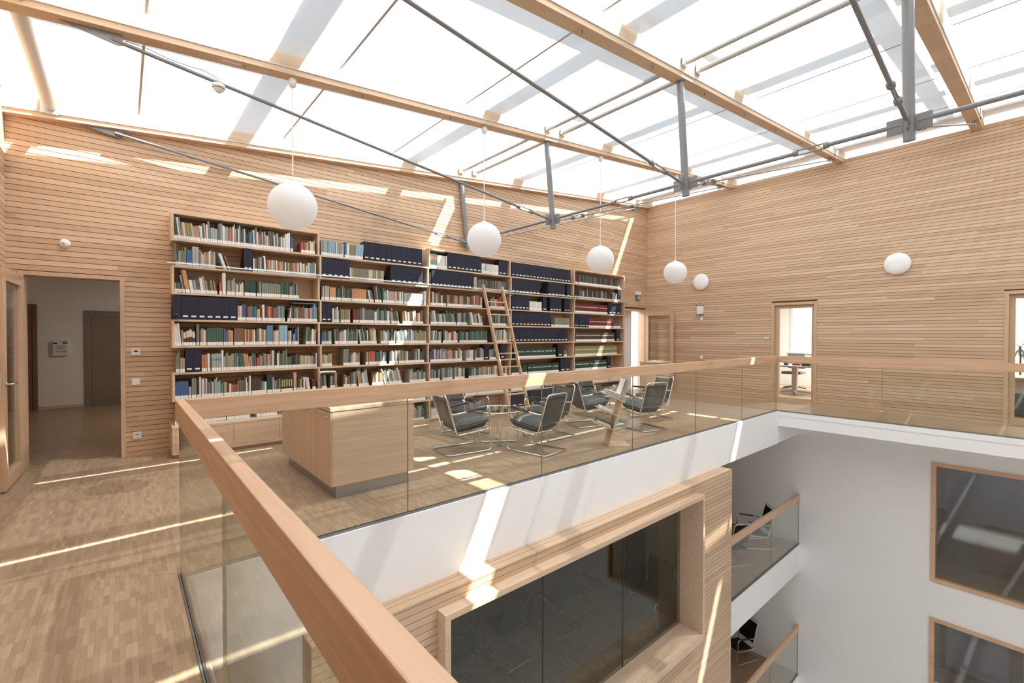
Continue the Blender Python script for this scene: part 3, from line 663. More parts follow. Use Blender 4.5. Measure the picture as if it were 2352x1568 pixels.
# ---------------------------------------------------------------- glass balustrades
RZ0, RZ1 = .97, 1.10
def balustrade(label, axis, fixed, runs, rail, ch, f0, seams, zf=0.0, gh=.97):
    o = thing('glass_balustrade', label, 'railing', group='glass balustrades with oak handrails')
    def bx(mb, a, b, p, q, z0, z1): return mb.box(a, b, p, q, z0, z1) if axis == 'X' else mb.box(p, q, a, b, z0, z1)
    a0, a1 = runs
    mb = MB(); bx(mb, a0, a1, rail[0], rail[1], zf+RZ0, zf+RZ1); mb.build('handrail', 'rail_x' if axis == 'X' else 'rail_y', o, bevel=.004)
    mb = MB(); bx(mb, a0, a1, ch[0], fixed-.008, zf-.012, zf+.006); bx(mb, a0, a1, fixed+.008, ch[1], zf-.012, zf+.006); mb.build('base_channel', 'channel', o)
    ss = [a0]+list(seams)+[a1]
    for p, q in zip(ss, ss[1:]):
        mb = MB(); bx(mb, p+.002, q-.002, fixed-.006, fixed+.006, zf-.03, zf+gh+.02)
        # rim faces of the sheet read darker
        for k in range(len(mb.f)): pass
        ob = mb.build('glass_pane', ['glass_near', 'edgeglass'], o)
        for pl in ob.data.polygons:
            nrm = pl.normal
            if abs(nrm.x if axis == 'X' else nrm.y) > .9: pl.material_index = 1
    return o
balustrade('glass balustrade with oak handrail along the library side of the well', 'X', 3.491, (.30, 10.012), (3.466, 3.516), (3.476, 3.503), 0, (1.827, 3.41, 5.07, 6.74, 8.40))
balustrade('nearest glass balustrade, its oak handrail running diagonally towards us', 'Y', .270, (-.86, 3.516), (.246, .293), (.254, .289), 0, (1.89, .25))
balustrade('glass balustrade with oak handrail in front of the right wall walkway', 'Y', 10.040, (-7.4, 3.516), (10.018, 10.066), (10.02, 10.056), 0, (1.816, .20, -1.4, -3.0, -4.6, -6.2))
balustrade('glass balustrade of the gallery one storey down at the right', 'X', 3.47, (7.53, XW-.002), (3.445, 3.495), (3.45, 3.485), 0, (9.75,), F1)
balustrade('glass balustrade of the gallery two storeys down at the bottom right', 'X', 3.47, (7.53, XW-.002), (3.445, 3.495), (3.45, 3.485), 0, (9.75,), F2)

# ---------------------------------------------------------------- wall fittings
def plate(name, label, cat, c, w_, h_, dpt, wall, mat='plastic', extra=None):
    o = thing(name, label, cat, c)
    if wall == 'B': MB().box(-w_/2, w_/2, -dpt, .001, -h_/2, h_/2).build('plate', mat, o, bevel=.003)
    else: MB().box(-dpt, .001, -w_/2, w_/2, -h_/2, h_/2).build('plate', mat, o, bevel=.003)
    if extra: extra(o)
    return o
def ex_th(o): MB().box(-.02, .02, -.019, -.0165, -.002, .018).build('display', 'dark', o)
plate('thermostat', 'small white thermostat with dark display beside the left doorway', 'thermostat', (.125, YW, 1.295), .088, .075, .017, 'B', extra=ex_th)
def ex_sw(o): MB().box(-.034, .034, -.016, -.0115, -.034, .034).build('rocker', 'paper', o, bevel=.002)
plate('light_switch', 'white light switch between thermostat and floor socket, left doorway', 'switch', (.124, YW, .925), .085, .085, .012, 'B', extra=ex_sw)
def ex_so(o):
    MB().lathe([(.024, .0), (.020, -.008), (.001, -.008)], (0, -.0125, 0), (0, -1, 0), 20).build('socket_well', 'greytube', o)
    MB().box(-.018, .018, -.0145, -.012, .005, .014).build('slot', 'dark', o)
plate('wall_socket', 'white wall socket low on the library wall beside the left doorway', 'socket', (.131, YW, .257), .085, .085, .013, 'B', extra=ex_so)
o = thing('motion_sensor', 'round white sensor on the slat wall above the left doorway', 'sensor', (-.495, YW, 2.553))
MB().lathe([(.001, .035), (.03, .033), (.045, .02), (.052, .004), (.052, 0), (.001, 0)], ax=(0, -1, 0), n=28).build('dome', 'plastic', o)
MB().lathe([(.001, .037), (.010, .037), (.010, .033)], (-.01, 0, .002), (0, -1, 0), 12).build('lens', 'greytube', o)
o = thing('exit_sign', 'green exit sign under a white lamp box by the corner door', 'sign', (10.835, YW, 2.60))
MB().box(-.10, .10, -.07, .001, .03, .12).build('housing', 'plastic', o, bevel=.004)
MB().box(-.085, .085, -.045, -.03, -.12, .03).build('panel', 'green', o)
mb = MB(); mb.box(-.062, -.048, -.047, -.0452, -.06, .01); mb.prism([(-.075, -.0453, -.055), (-.035, -.0453, -.055), (-.055, -.0453, -.09)], (0, -.0015, 0))
mb.box(-.01, .0, -.047, -.0452, -.095, .015); mb.box(.055, .065, -.047, -.0452, -.095, .015); mb.box(-.01, .065, -.047, -.0452, .005, .015)
mb.lathe([(.009, 0), (.009, .0015), (.001, .0015)], (.03, -.0455, -.012), (0, -1, 0), 12); mb.obox((.028, -.046, -.045), (.011, 0, 0), (0, .001, 0), (.004, 0, .022)); mb.obox((.040, -.046, -.08), (.006, 0, 0), (0, .001, 0), (.009, 0, .018)); mb.obox((.018, -.046, -.08), (.005, 0, 0), (0, .001, 0), (-.008, 0, .016))
mb.build('pictogram', 'plastic', o)
plate('call_button', 'small white button plate on the end of the bookcase by the corner door', 'switch', (9.865+.10, YW, 1.21), .07, .10, .012, 'B', extra=lambda o: MB().box(-.012, .012, -.014, -.0115, -.012, .012).build('button', 'dark', o))
o = thing('wifi_router', 'white wall router with black stub antennas under the smaller wall lamp', 'router', (XW, 5.745, 2.165))
MB().box(-.045, -.002, -.088, .088, -.10, .10).build('housing', 'plastic', o, bevel=.008)
for k, (yy, a) in enumerate(((.06, .75), (0, 0), (-.055, -.75))):
    for s_ in (1, -1):
        MB().tube([(-.03, yy, s_*.095), (-.035, yy+math.sin(a)*(.09 if s_ > 0 else .045), s_*(.095+math.cos(a)*.09))], [.006, .0045], 8).build('antenna', 'dark', o)
MB().tube(fillet([(-.02, .04, -.1), (-.02, .045, -.17), (-.012, .03, -.205), (-.012, -.0, -.21)], .02), .004, 6).build('cable', 'plastic', o)
plate('wall_socket', 'white socket just below the wall router', 'socket', (XW, 5.715, 1.945), .075, .08, .014, 'R')
plate('wall_socket', 'white socket at rail height on the right wall below the router', 'socket', (XW, 5.71, .955), .075, .08, .014, 'R')
def ex_dp(o):
    MB().box(-.0075, -.0055, -.05, .05, .0, .035).build('paper_strip', 'paper', o)
    mb = MB()
    for z in (.024, .014, -.014, -.024): mb.box(-.0085, -.0075 if z > 0 else -.0055, -.035, .02, z-.0015, z+.0015)
    mb.build('print', 'steel', o)
plate('door_plate', 'grey name plate on the slats left of the office door', 'sign', (XW, 4.165, 1.435), .135, .105, .006, 'R', 'greytube', ex_dp)

# ---------------------------------------------------------------- armchairs, tables
def armchair(name, label, cat, cush, loc, rz, group, thick=.155, top=.775, plain_=False):
    o = thing(name, label, cat, loc, rz, group); h = .245; r = .0115
    # floor loop, front legs and arms: one bent tube
    pts = [(-.315, -h, r), (-.315, h, r), (.315, h, r), (.275, h, .575), (-.24, h, .515), (-.24, -h, .515), (.275, -h, .575), (.315, -h, r)]
    MB().tube(fillet(pts, [.05, .05, .07, .07, .06, .06, .07, .07], True), r, 10, True).build('frame', 'chrome', o)
    q = .215
    bx, bz = -.335, top-.012
    pts = [(.285, q, .285), (-.17, q, .245), (bx, q, bz), (bx, -q, bz), (-.17, -q, .245), (.285, -q, .285)]
    MB().tube(fillet(pts, [0, .04, .06, .06, .04, 0]), r*.95, 10).build('seat_frame', 'chrome', o)
    mb = MB()
    for s_ in (-1, 1):
        mb.tube([(.275, s_*q, .285), (.296, s_*h, .285)], .008, 8)
    mb.tube([(.265, -q, .283), (.265, q, .283)], .008, 8)
    mb.build('cross_tube', 'chrome', o)
    for s_ in (-1, 1):
        p0, p1 = Vector((.235, s_*h, .5765)), Vector((-.06, s_*h, .540))
        MB().tube([p0, p1], .0165, 10).build('armrest', 'armpad', o)
    # seat cushion: rounded block, softly crowned
    def cushion(nm, cx, L_, W_, T_, org, ux, uz, mat):
        mb = MB(); n = 10; g = []
        ux, uz = Vector(ux).normalized(), Vector(uz).normalized(); org = Vector(org)
        for sgn in (1, -1):
            for i in range(n+1):
                for j in range(n+1):
                    a, b_ = i/n*2-1, j/n*2-1
                    e = max(0, 1-abs(a)**6)**.4*max(0, 1-abs(b_)**6)**.4
                    k = .18+.82*e; crown = 1+.18*(1-a*a)*(1-b_*b_)
                    g.append(org+ux*a*L_/2+Vector((0, b_*W_/2, 0))+uz*(sgn*T_/2*k*crown))
        N = (n+1)*(n+1); fs = []
        for i in range(n):
            for j in range(n):
                a = i*(n+1)+j; fs.append((a, a+1, a+n+2, a+n+1)[::-1]); fs.append(tuple(N+v for v in (a, a+1, a+n+2, a+n+1)))
        rim = [j for j in range(n)]+[i*(n+1)+n for i in range(n)]+[n*(n+1)+j for j in range(n, 0, -1)]+[i*(n+1) for i in range(n, 0, -1)]
        for a, b_ in zip(rim, rim[1:]+rim[:1]): fs.append((a, b_, N+b_, N+a)[::-1])
        mb.add(g, fs, 0, True); return mb.build(nm, mat, o)
    cushion('seat', 0, .47, .405, thick, (.055, 0, .275+thick*.56), (1, 0, .11), (-.11, 0, 1), cush)
    bd = Vector((bx+.17, 0, bz-.262)).normalized(); mid = Vector((-.17, 0, .245))+bd*((top-.245)*.60)
    cushion('backrest', 0, (top-.262)*.72, .400, .060 if thick > .1 else .035, mid+Vector((.014, 0, 0)), bd, Vector((bd.z, 0, -bd.x)), cush)
    return o
A = math.radians
chairs = [
 ('grey leather tubular armchair nearest the oak island, facing right to the first glass table', (3.38, 4.96), -7.5),
 ('grey leather tubular armchair behind the first glass table, facing the railing', (3.96, 5.74), -83),
 ('grey leather tubular armchair seen from behind, between railing and first glass table', (4.13, 4.32), 99),
 ('grey leather tubular armchair right of the first glass table, turned to it', (4.83, 4.78), 180),
 ('grey leather tubular armchair just left of the magazine rack, facing right', (5.98, 5.02), -16),
 ('grey leather tubular armchair farthest back, near the fifth bookcase bay, facing the railing', (6.82, 5.54), -96.5),
 ('grey leather tubular armchair right of the magazine rack with its back to the railing', (6.45, 4.25), 76),
 ('grey leather tubular armchair farthest right, beyond the one right of the rack', (7.30, 4.62), 168)]
c0 = armchair('armchair', chairs[0][0], 'chair', 'leather', (*chairs[0][1], 0), A(chairs[0][2]), 'grey leather tubular armchairs in the library')
for lab, (x, y), a in chairs[1:]: dup(c0, (x, y, 0), A(a), lab, 'grey leather tubular armchairs in the library')
c1 = armchair('visitor_chair', 'black cantilever chair with arms on the gallery one storey down, nearer the white wall', 'chair', 'blackfab', (10.53, 4.08, F1), A(135), 'black cantilever chairs on the lower galleries', .04, .86)
dup(c1, (9.5, 4.12, F1), A(62.6), 'black cantilever chair one storey down, half hidden by the timber box corner')
dup(c1, (10.90, 4.55, F2), A(158), 'black cantilever chair alone on the gallery two storeys down')
def glass_table(label, loc, rz, group):
    o = thing('glass_table', label, 'table', loc, rz, group); rr, H_ = .335, .46
    MB().lathe([(.001, H_), (rr, H_), (rr, H_+.008), (.001, H_+.008)], n=56, smooth=False).build('tabletop', 'tableglass', o)
    MB().tube([((rr+.006)*math.cos(2*math.pi*k/56), (rr+.006)*math.sin(2*math.pi*k/56), H_+.002) for k in range(56)], .010, 10, True).build('rim', 'chrome', o)
    for k in range(2):
        a = math.pi/4+k*math.pi/2; ux, uy = math.cos(a)*.27, math.sin(a)*.27
        MB().tube(fillet([(-ux*1.15, -uy*1.15, H_), (-ux, -uy, H_-.03), (-ux, -uy, .012), (ux, uy, .012+k*.0), (ux, uy, H_-.03), (ux*1.15, uy*1.15, H_)], [0, .03, .06, .06, .03, 0]), .0105, 10).build('leg_loop', 'chrome', o)
    return o
t0 = glass_table('round glass and chrome side table between the four left armchairs', (4.02, 4.98, 0), A(10), 'round glass side tables')
dup(t0, (6.63, 4.92, 0), A(40), 'round glass and chrome side table behind the magazine rack')
# meeting room furniture behind the picture window
def shell_chair(label, loc, rz, group):
    o = thing('cantilever_chair', label, 'chair', loc, rz, group); h = .225; r = .0115
    MB().tube(fillet([(-.26, -h, r), (-.26, h, r), (.26, h, r), (.24, h, .43), (-.18, h, .43)], [.05, .05, .06, .06, 0]), r, 8).build('frame', 'chrome', o)
    MB().tube(fillet([(-.26, -h, r), (.26, -h, r), (.24, -h, .43), (-.18, -h, .43)], [.0, .06, .06, 0]), r, 8).build('side_tube', 'chrome', o)
    prof = [(.26, .455), (.10, .462), (-.08, .455), (-.17, .47), (-.205, .52), (-.225, .60), (-.25, .72), (-.29, .88)]
    mb = MB(); n = 8; g = []
    for off in (0, .014):
        for i, (x, z) in enumerate(prof):
            for j in range(n+1):
                b_ = j/n*2-1; k = i/(len(prof)-1); wdt = .215+.02*k
                g.append((x+.055*b_*b_*k*1.2-off*.6, b_*wdt, z+.02*b_*b_*(1-k)*1.0+(.05*b_*b_ if i == len(prof)-1 else 0)-off))
    N = len(prof)*(n+1); fs = []
    for i in range(len(prof)-1):
        for j in range(n):
            a = i*(n+1)+j; fs.append((a, a+1, a+n+2, a+n+1)); fs.append(tuple(N+v for v in (a, a+1, a+n+2, a+n+1))[::-1])
    m_ = len(prof)-1; rim = list(range(n))+[i*(n+1)+n for i in range(m_)]+[m_*(n+1)+j for j in range(n, 0, -1)]+[i*(n+1) for i in range(m_, 0, -1)]
    for a, b_ in zip(rim, rim[1:]+rim[:1]): fs.append((a, b_, N+b_, N+a)[::-1])
    mb.add(g, fs, 0, True); mb.build('seat_shell', 'shell', o)
    return o
s0 = shell_chair('charcoal shell chair leftmost behind the picture window', (3.25, 4.92, F1), A(92), 'charcoal shell chairs in the meeting room')
for p, a, lab in (((4.14, 4.93), 90, 'charcoal shell chair second from the left behind the picture window'), ((5.23, 4.93), 86, 'charcoal shell chair third from the left behind the picture window'),
                  ((6.45, 4.05), 175, 'shell chair at the right end of the meeting room, seen side on'), ((5.75, 6.75), -90, 'charcoal shell chair on the far side of the meeting table')):
    dup(s0, (*p, F1), A(a), lab)
o = thing('meeting_table', 'long white-topped meeting table behind the shell chairs', 'table', (4.5, 5.95, F1))
MB().box(-1.45, 1.25, -.5, .5, .715, .74).build('tabletop', 'white', o, bevel=.003)
for x in (-1.2, 1.0):
    for y in (-.42, .42): MB().tube([(x, y, .715), (x*1.05, y*1.05, 0)], .02, 10).build('leg', 'chrome', o)
o = thing('tall_dark_block', 'tall dark block with two front panels, right inside the meeting room', 'cabinet', (6.95, 5.3, F1))  # tall dark mass, built as a block with front panels
MB().box(-.3, .3, -.6, .6, .06, 1.95).build('body', 'dark', o, bevel=.003); MB().box(-.28, .28, -.55, .58, 0, .06).build('plinth', 'dark', o)
MB().box(-.315, -.301, -.58, -.005, .08, 1.93).build('door', 'darkwood', o); MB().box(-.315, -.301, .005, .58, .08, 1.93).build('door', 'darkwood', o)

# ---------------------------------------------------------------- oak island with steel plinth
o = thing('island_cabinet', 'free-standing oak cabinet island on a steel plinth behind the railing', 'cabinet', (1.842, 5.0, 0))
ix0, ix1, iy0, iy1 = -.417, .417, -.812, .83
MB().box(ix0+.018, ix1, iy0, iy1, .12, .805).build('body', 'oak_x', o, bevel=.0015)
MB().box(ix0+.06, ix1-.04, iy0+.045, iy1-.05, 0, .12).build('plinth', 'steelplinth', o)
MB().box(ix0-.004, ix1+.004, iy0-.004, iy1+.004, .808, .846).build('worktop', 'block', o, bevel=.002)
for a, b in ((iy0+.002, iy0+.408), (iy0+.412, iy0+.818), (iy0+.822, iy0+1.228), (iy0+1.232, iy1-.002)):
    d_ = MB().box(ix0, ix0+.017, a, b, .122, .80).build('door', 'oak_z', o, bevel=.001)
    c_ = (a+b)/2; w_ = .16
    MB().tube(fillet([(ix0, c_-w_, .765), (ix0-.028, c_-w_, .765), (ix0-.028, c_+w_, .765), (ix0, c_+w_, .765)], .006), .004, 8).build('handle', 'chrome', d_)

# ---------------------------------------------------------------- wall bookcase
BX = [.465, 2.233, 4.08, 5.96, 7.87, 9.80]; BZ = [3.03, 2.70, 2.37, 2.035, 1.70, 1.37, 1.035, .70, .38, .04]; BYF = 7.0; T = .026
bc = thing('bookcase', 'wall-wide oak bookcase of staggered boxes, full of books and navy box files', 'bookcase', (0, 0, 0))
for b in range(1, 6):
    for r in range(1, 10):
        if (b+r) % 2: continue
        if b == 1 and r == 9: continue
        x0, x1, z1, z0 = BX[b-1], BX[b], BZ[r-1], BZ[r]-T
        mb = MB()
        mb.box(x0, x1, BYF, YW-.001, z1-T, z1-.001); mb.box(x0, x1, BYF, YW-.001, z0, z0+T-.001)
        mb.box(x0, x0+T, BYF, YW-.001, z0+T-.001, z1-T); mb.box(x1-T, x1, BYF, YW-.001, z0+T-.001, z1-T)
        if b in (2, 4) and r in (2,) or (b == 1 and r == 3): mb.box(x0+T, x1-T, YW-.02, YW-.004, z0+T, z1-T)
        mb.build('shelf_box', 'oak_x', bc, bevel=.0012)
mb = MB()
for b in (2, 4): mb.box(BX[b-1], BX[b], BYF, YW-.001, 0, .039)
for b in (3, 5): mb.box(BX[b-1], BX[b], BYF+.03, YW-.001, 0, .013)
mb.build('plinth', 'oak_x', bc)
for b, r, u in ((1, 1, .10), (1, 3, .10), (1, 4, .10), (1, 5, .10), (1, 6, .10), (2, 3, .62), (2, 4, .28), (2, 5, .1), (3, 1, .1), (3, 2, .1), (4, 4, .1), (4, 6, .3)):
    x = BX[b-1]+u*(BX[b]-BX[b-1])*.4; MB().box(x, x+.09, BYF-.004, BYF+.001, BZ[r]-.022, BZ[r]-.002).build('label_holder', 'greytube', bc)

rl = MB().tube([(.42, BYF-.035, 2.388), (9.98, BYF-.035, 2.388)], .011, 10).build('ladder_rail', 'galv', bc)
mb = MB()
for x in BX[1:]: mb.tube(fillet([(x-.03, BYF+.0, 2.36), (x-.03, BYF-.03, 2.36), (x-.03, BYF-.035, 2.388)], .01), .006, 8); mb.tube(fillet([(x+.0, BYF-.035, 2.377), (x+.0, BYF-.05, 2.33), (x+.0, BYF-.02, 2.30), (x+.0, BYF-.0, 2.32)], .02), .005, 8)
mb.build('rail_hook', 'galv', bc)
MB().box(9.801, 9.865, BYF+.05, YW-.001, 0, 2.02).build('end_panel', 'oak_z', bc)
# base cupboard under the first bay
o = thing('base_cupboard', 'low oak cupboard with flush doors under the first bookcase bay', 'cabinet', (0, 0, 0))
MB().box(.450, 2.228, 6.862, YW-.001, .045, .352).build('body', 'oak_x', o); MB().box(.450, 2.228, 6.848, YW-.001, .366, .3795).build('top', 'oak_x', o, bevel=.001)
mb = MB(); mb.box(.450, 2.228, 6.848, 6.862, .352, .366); mb.box(.450, .484, 6.848, 6.862, .045, .352); mb.box(2.194, 2.228, 6.848, 6.862, .045, .352); mb.box(.484, 2.194, 6.848, 6.862, .045, .075); mb.build('face_frame', 'oak_x', o)
for a, b in ((.487, 1.091), (1.096, 1.64), (1.645, 2.191)): MB().box(a, b, 6.850, 6.862, .078, .349).build('door', 'oak_x', o)
MB().box(.475, 2.20, 6.90, YW-.001, 0, .045).build('plinth', 'oak_x', o)
# ladder
o = thing('library_ladder', 'oak library ladder leaning on the bookcase rail at the fourth bay', 'ladder', (0, 0, 0))
L0, L1 = Vector((5.215, 6.10, 0)), Vector((5.215, 6.945, 2.47)); lu = (L1-L0).normalized(); ln = Vector((0, lu.z, -lu.y))
for x in (5.215, 5.675):
    p = Vector((x, 0, 0))
    q0 = Vector((x, L0.y, 0)); q1 = Vector((x, L1.y, L1.z)); hx = Vector((.014, 0, 0)); hy = Vector((0, .036, 0))
    MB().hexa([q0-hx-hy, q0+hx-hy, q0+hx+hy, q0-hx+hy, q1-hx-hy, q1+hx-hy, q1+hx+hy, q1-hx+hy]).build('side_rail', 'ladder', o, bevel=.002)
for k in range(10):
    z = .20+k*.243; t = z/L1.z; y = L0.y+(L1.y-L0.y)*t
    MB().box(5.229, 5.661, y-.030, y+.030, z-.010, z+.010).build('rung', 'oak_x', o, bevel=.001)
mb = MB()
for x in (5.215, 5.675):
    yy = 6.93; mb.tube(fillet([(x+.02, yy-.03, 2.36), (x+.02, yy+.0, 2.415), (x+.02, yy+.045, 2.405), (x+.02, yy+.055, 2.37)], .015), .006, 8)
mb.build('hook', 'galv', o)
# step stool hoop
o = thing('step_stool', 'chrome hoop handle of a small step stool before the second bookcase bay', 'stool', (0, 0, 0))
MB().tube(fillet([(2.105, 6.62, .01), (2.105, 6.62, .985), (2.33, 6.62, .985), (2.33, 6.62, .01)], .035), .013, 12).build('hoop', 'chrome', o)
MB().box(2.08, 2.35, 6.64, 6.80, .21, .24).build('step', 'steel', o, bevel=.003); MB().box(2.08, 2.35, 6.45, 6.60, .10, .13).build('step', 'steel', o, bevel=.003)
mb = MB()
for x in (2.105, 2.33): mb.tube([(x, 6.63, .23), (x, 6.79, .23), (x, 6.80, .01)], .011, 8); mb.tube([(x, 6.61, .12), (x, 6.47, .12), (x, 6.46, .01)], .011, 8)
mb.build('leg_frame', 'chrome', o)
# black dome on the fourth shelf
o = thing('desk_microphone', 'small black dome on a round foot at the left end of the fourth shelf', 'device', (.512, 6.968, 1.70))
MB().lathe([(.001, 0), (.030, 0), (.030, .010), (.008, .014), (.008, .024), (.001, .024)], n=24).build('foot', 'dark', o)
MB().lathe([(.028*math.sin(math.pi*k/12), .050-.028*math.cos(math.pi*k/12)) for k in range(13)], n=24).build('dome', 'dark', o)
# blue folder lying across the books
tag(MB().box(1.86, 2.20, 7.03, 7.26, 1.70+.262, 1.70+.276).build('folder', 'bk_s', bevel=.002), 'flat blue folder lying across books at the right of the fourth shelf', 'folder')
# small oak desk in the corner
o = thing('lectern_desk', 'small oak standing desk with papers in the far corner by the open door', 'desk', (9.70, 6.05, 0))
MB().box(-.30, .30, -.22, .22, .05, .86).build('body', 'oak_x', o, bevel=.002); MB().box(-.32, .32, -.25, .23, .862, .885).build('top', 'oak_x', o, bevel=.002); MB().box(-.28, .28, -.19, .2, 0, .05).build('plinth', 'dark', o)
tag(MB().box(9.50, 9.78, 5.88, 6.12, .886, .91).build('paper_stack', 'paper'), 'white paper stack on the corner desk', 'paper')

# ---------------------------------------------------------------- magazine rack
o = thing('magazine_rack', 'slanted oak magazine rack with three tilted trays behind the railing', 'rack', (5.0, 3.70, 0))
P1 = Vector((4.97, 3.80, 0))-Vector((5.0, 3.70, 0))
wu = Vector((.64, .77, 0)).normalized(); wd = wu*.29; nn = Vector((.77, -.64, 0)).normalized()      # nn: the way the board leans
lean = (nn*.30+Vector((0, 0, .95))).normalized(); HL = .93
tr_dir = (-nn*.93+Vector((0, 0, .36))).normalized()                       # trays tilt up to the left
def sheet(mb, o_, a, b, th_dir, th, mi=0): 
    p = [o_, o_+a, o_+a+b, o_+b]; return mb.hexa([v-th_dir*th/2 for v in p]+[v+th_dir*th/2 for v in p], mi)
MB_ = MB(); sheet(MB_, P1+Vector((0, 0, .012)), wd, lean*HL, lean.cross(wu).normalized(), .013); MB_.build('back_board', 'oak_x', o)
MB_ = MB(); sheet(MB_, P1+Vector((0, 0, .008)), wd, nn*.30, Vector((0, 0, 1)), .014); MB_.build('foot_board', 'oak_x', o)
trs = []
for k, t in enumerate((.26, .47, .70)):
    org = P1+lean*HL*t
    MB_ = MB(); sheet(MB_, org-lean.cross(wu).normalized()*.0+tr_dir*.012, wd, tr_dir*.27, tr_dir.cross(wu).normalized(), .014); MB_.build('tray', 'oak_x', o)
    trs.append(org+Vector((5.0, 3.70, 0)))
tn = tr_dir.cross(wu).normalized(); tn = tn if tn.z > 0 else -tn
def mag(label, tray, off, dirs, size, mat, grp='magazines and books on the rack'):
    c = trs[tray]+off; mb = MB(); a, b, c_ = dirs; mb.obox(c, a.normalized()*size[0]/2, b.normalized()*size[1]/2, c_.normalized()*size[2]/2)
    q = mb.build('magazine', mat); tag(q, label, 'magazine', grp)
for k in range(5):
    mag(['white magazine at the bottom of the pile on the top rack tray', 'second lowest white magazine in the pile on the top rack tray', 'white magazine in the middle of the pile on the top rack tray', 'second highest white magazine in the pile on the top rack tray', 'white magazine on top of the pile on the top rack tray'][k],
        2, wd*.5+tr_dir*(.15-.008*k)+tn*(.016+.0125*k), (wu, tr_dir, tn), (.23, .22, .010), 'paper' if k % 2 == 0 else 'bk_e')
for k in range(3):
    mag(['white magazine leaning on the rack board, top tray, front', 'grey magazine leaning on the rack board, top tray, middle', 'light magazine leaning on the rack board, top tray, back'][k],
        2, wd*.5+lean*.155+tr_dir*(.020+.016*(2-k))+tn*.0, (wu, lean, tr_dir), (.22, .27, .011), ('paper', 'bk_e', 'bk_w')[k])
mag('pale book lying tilted on the middle rack tray', 1, wd*.40+tr_dir*.17+tn*.028, (wu, tr_dir, tn), (.20, .17, .034), 'paper')
mag('thick dark grey book on the lowest rack tray', 0, wd*.60+tr_dir*.14+tn*.036, (wu, tr_dir, tn), (.19, .20, .045), 'bk_a')
mag('pale grey book on the lowest rack tray beside the dark one', 0, wd*.13+tr_dir*.15+tn*.026, (wu, tr_dir, tn), (.075, .19, .028), 'bk_w')

# office furniture glimpsed through the glass doors
o = thing('office_desk', 'grey-topped office desk with silver column leg behind the glass door', 'desk', (13.5, 4.25, 0))
MB().box(-.45, .75, -.75, .75, .70, .73).build('desktop', 'greytube', o, bevel=.003)
for y in (-.05, .0): pass
MB().box(-.10, .02, -.06, .06, .04, .70).build('leg', 'blindtube', o, bevel=.01); mb = MB()
for a in (0, 1.57, 3.14, 4.71): mb.tube([(-.04, 0, .06), (-.04+.42*math.cos(a+.4), .42*math.sin(a+.4), .02)], [.03, .015], 8)
mb.build('foot', 'blindtube', o)
o = thing('office_chair', 'grey swivel chair under the office desk', 'chair', (14.3, 4.55, 0))
MB().box(-.24, .24, -.24, .24, .44, .51).build('seat', 'steel', o, bevel=.02); MB().box(.2, .26, -.22, .22, .58, 1.02).build('backrest', 'steel', o, bevel=.02)
MB().tube([(0, 0, .44), (0, 0, .1)], .025).build('column', 'dark', o); mb = MB()
for k in range(5): mb.tube([(0, 0, .1), (.3*math.cos(k*1.257), .3*math.sin(k*1.257), .04)], [.022, .014], 8)
mb.build('star_base', 'dark', o)
for nme, lab, c, s_, mt in (('desk_phone', 'dark phone at the left of the office desk', (13.2, 4.60, .755), (.10, .10, .05), 'dark'), ('toy', 'small blue object on the office desk', (13.35, 4.42, .765), (.08, .10, .07), 'bk_u'),
        ('book_stack', 'flat reddish books on the office desk', (13.45, 4.2, .75), (.16, .18, .04), 'bk_m'), ('laptop', 'dark laptop at the right of the office desk', (13.3, 3.92, .76), (.2, .2, .06), 'dark')):
    q = thing(nme, lab, nme.replace('_', ' '), (c[0], c[1], .731)); h = (c[2]-.731)*2
    MB().box(-s_[0]/2, s_[0]/2, -s_[1]/2, s_[1]/2, 0, max(.02, h)).build('body', mt, q, bevel=.008)
    if nme == 'desk_phone': MB().tube([(0, 0, .04), (.0, -.10, .22)], [.008, .012], 8).build('handset_arm', 'dark', q)
    if nme == 'laptop': MB().box(.08, .10, -.12, .12, .02, .2).build('screen', 'dark', q)
tag(MB().box(12.6, 13.5, -.6, .42, .70, .73).build('desktop', 'greytube'), 'second desk seen through the door at the right edge', 'desk')
o = thing('side_desk', 'low dark cabinet under the second desk at the right edge', 'cabinet', (13.0, .1, 0)); MB().box(-.3, .3, -.4, .28, 0, .42).build('body', 'dark', o, bevel=.01); MB().box(-.28, .28, -.38, .26, .43, .69).build('drawer_unit', 'greytube', o)
o = thing('palm', 'potted palm with dark narrow leaves inside the right edge office', 'plant', (13.9, .30, 0))
MB().lathe([(.001, 0), (.13, 0), (.17, .30), (.15, .30), (.14, .26), (.001, .26)], n=24).build('pot', 'greytube', o); MB().tube([(0, 0, .25), (.02, 0, 1.3)], [.02, .012], 8).build('stem', 'darkwood', o)
mb = MB(); rr = random.Random(5)
for k in range(22):
    a = rr.uniform(0, 6.28); L_ = rr.uniform(.35, .6); e = rr.uniform(.2, 1.1); z0 = rr.uniform(1.0, 1.3); pts = []
    for t in range(6):
        s_ = t/5; pts.append(Vector((math.cos(a)*L_*s_*math.cos(e*(1-s_*.3)), math.sin(a)*L_*s_*math.cos(e*(1-s_*.3)), z0+L_*(math.sin(e)*s_-.9*s_*s_))))
    sd = Vector((-math.sin(a), math.cos(a), 0)); vs_ = []
    for t, p in enumerate(pts):
        w_ = .016*math.sin(math.pi*(t+.6)/6.2); vs_ += [p-sd*w_, p+Vector((0, 0, .003)), p+sd*w_]
    mb.add(vs_, [(3*i+j, 3*i+j+1, 3*i+j+4, 3*i+j+3) for i in range(5) for j in (0, 1)])
mb.build('leaves', 'leaf', o)

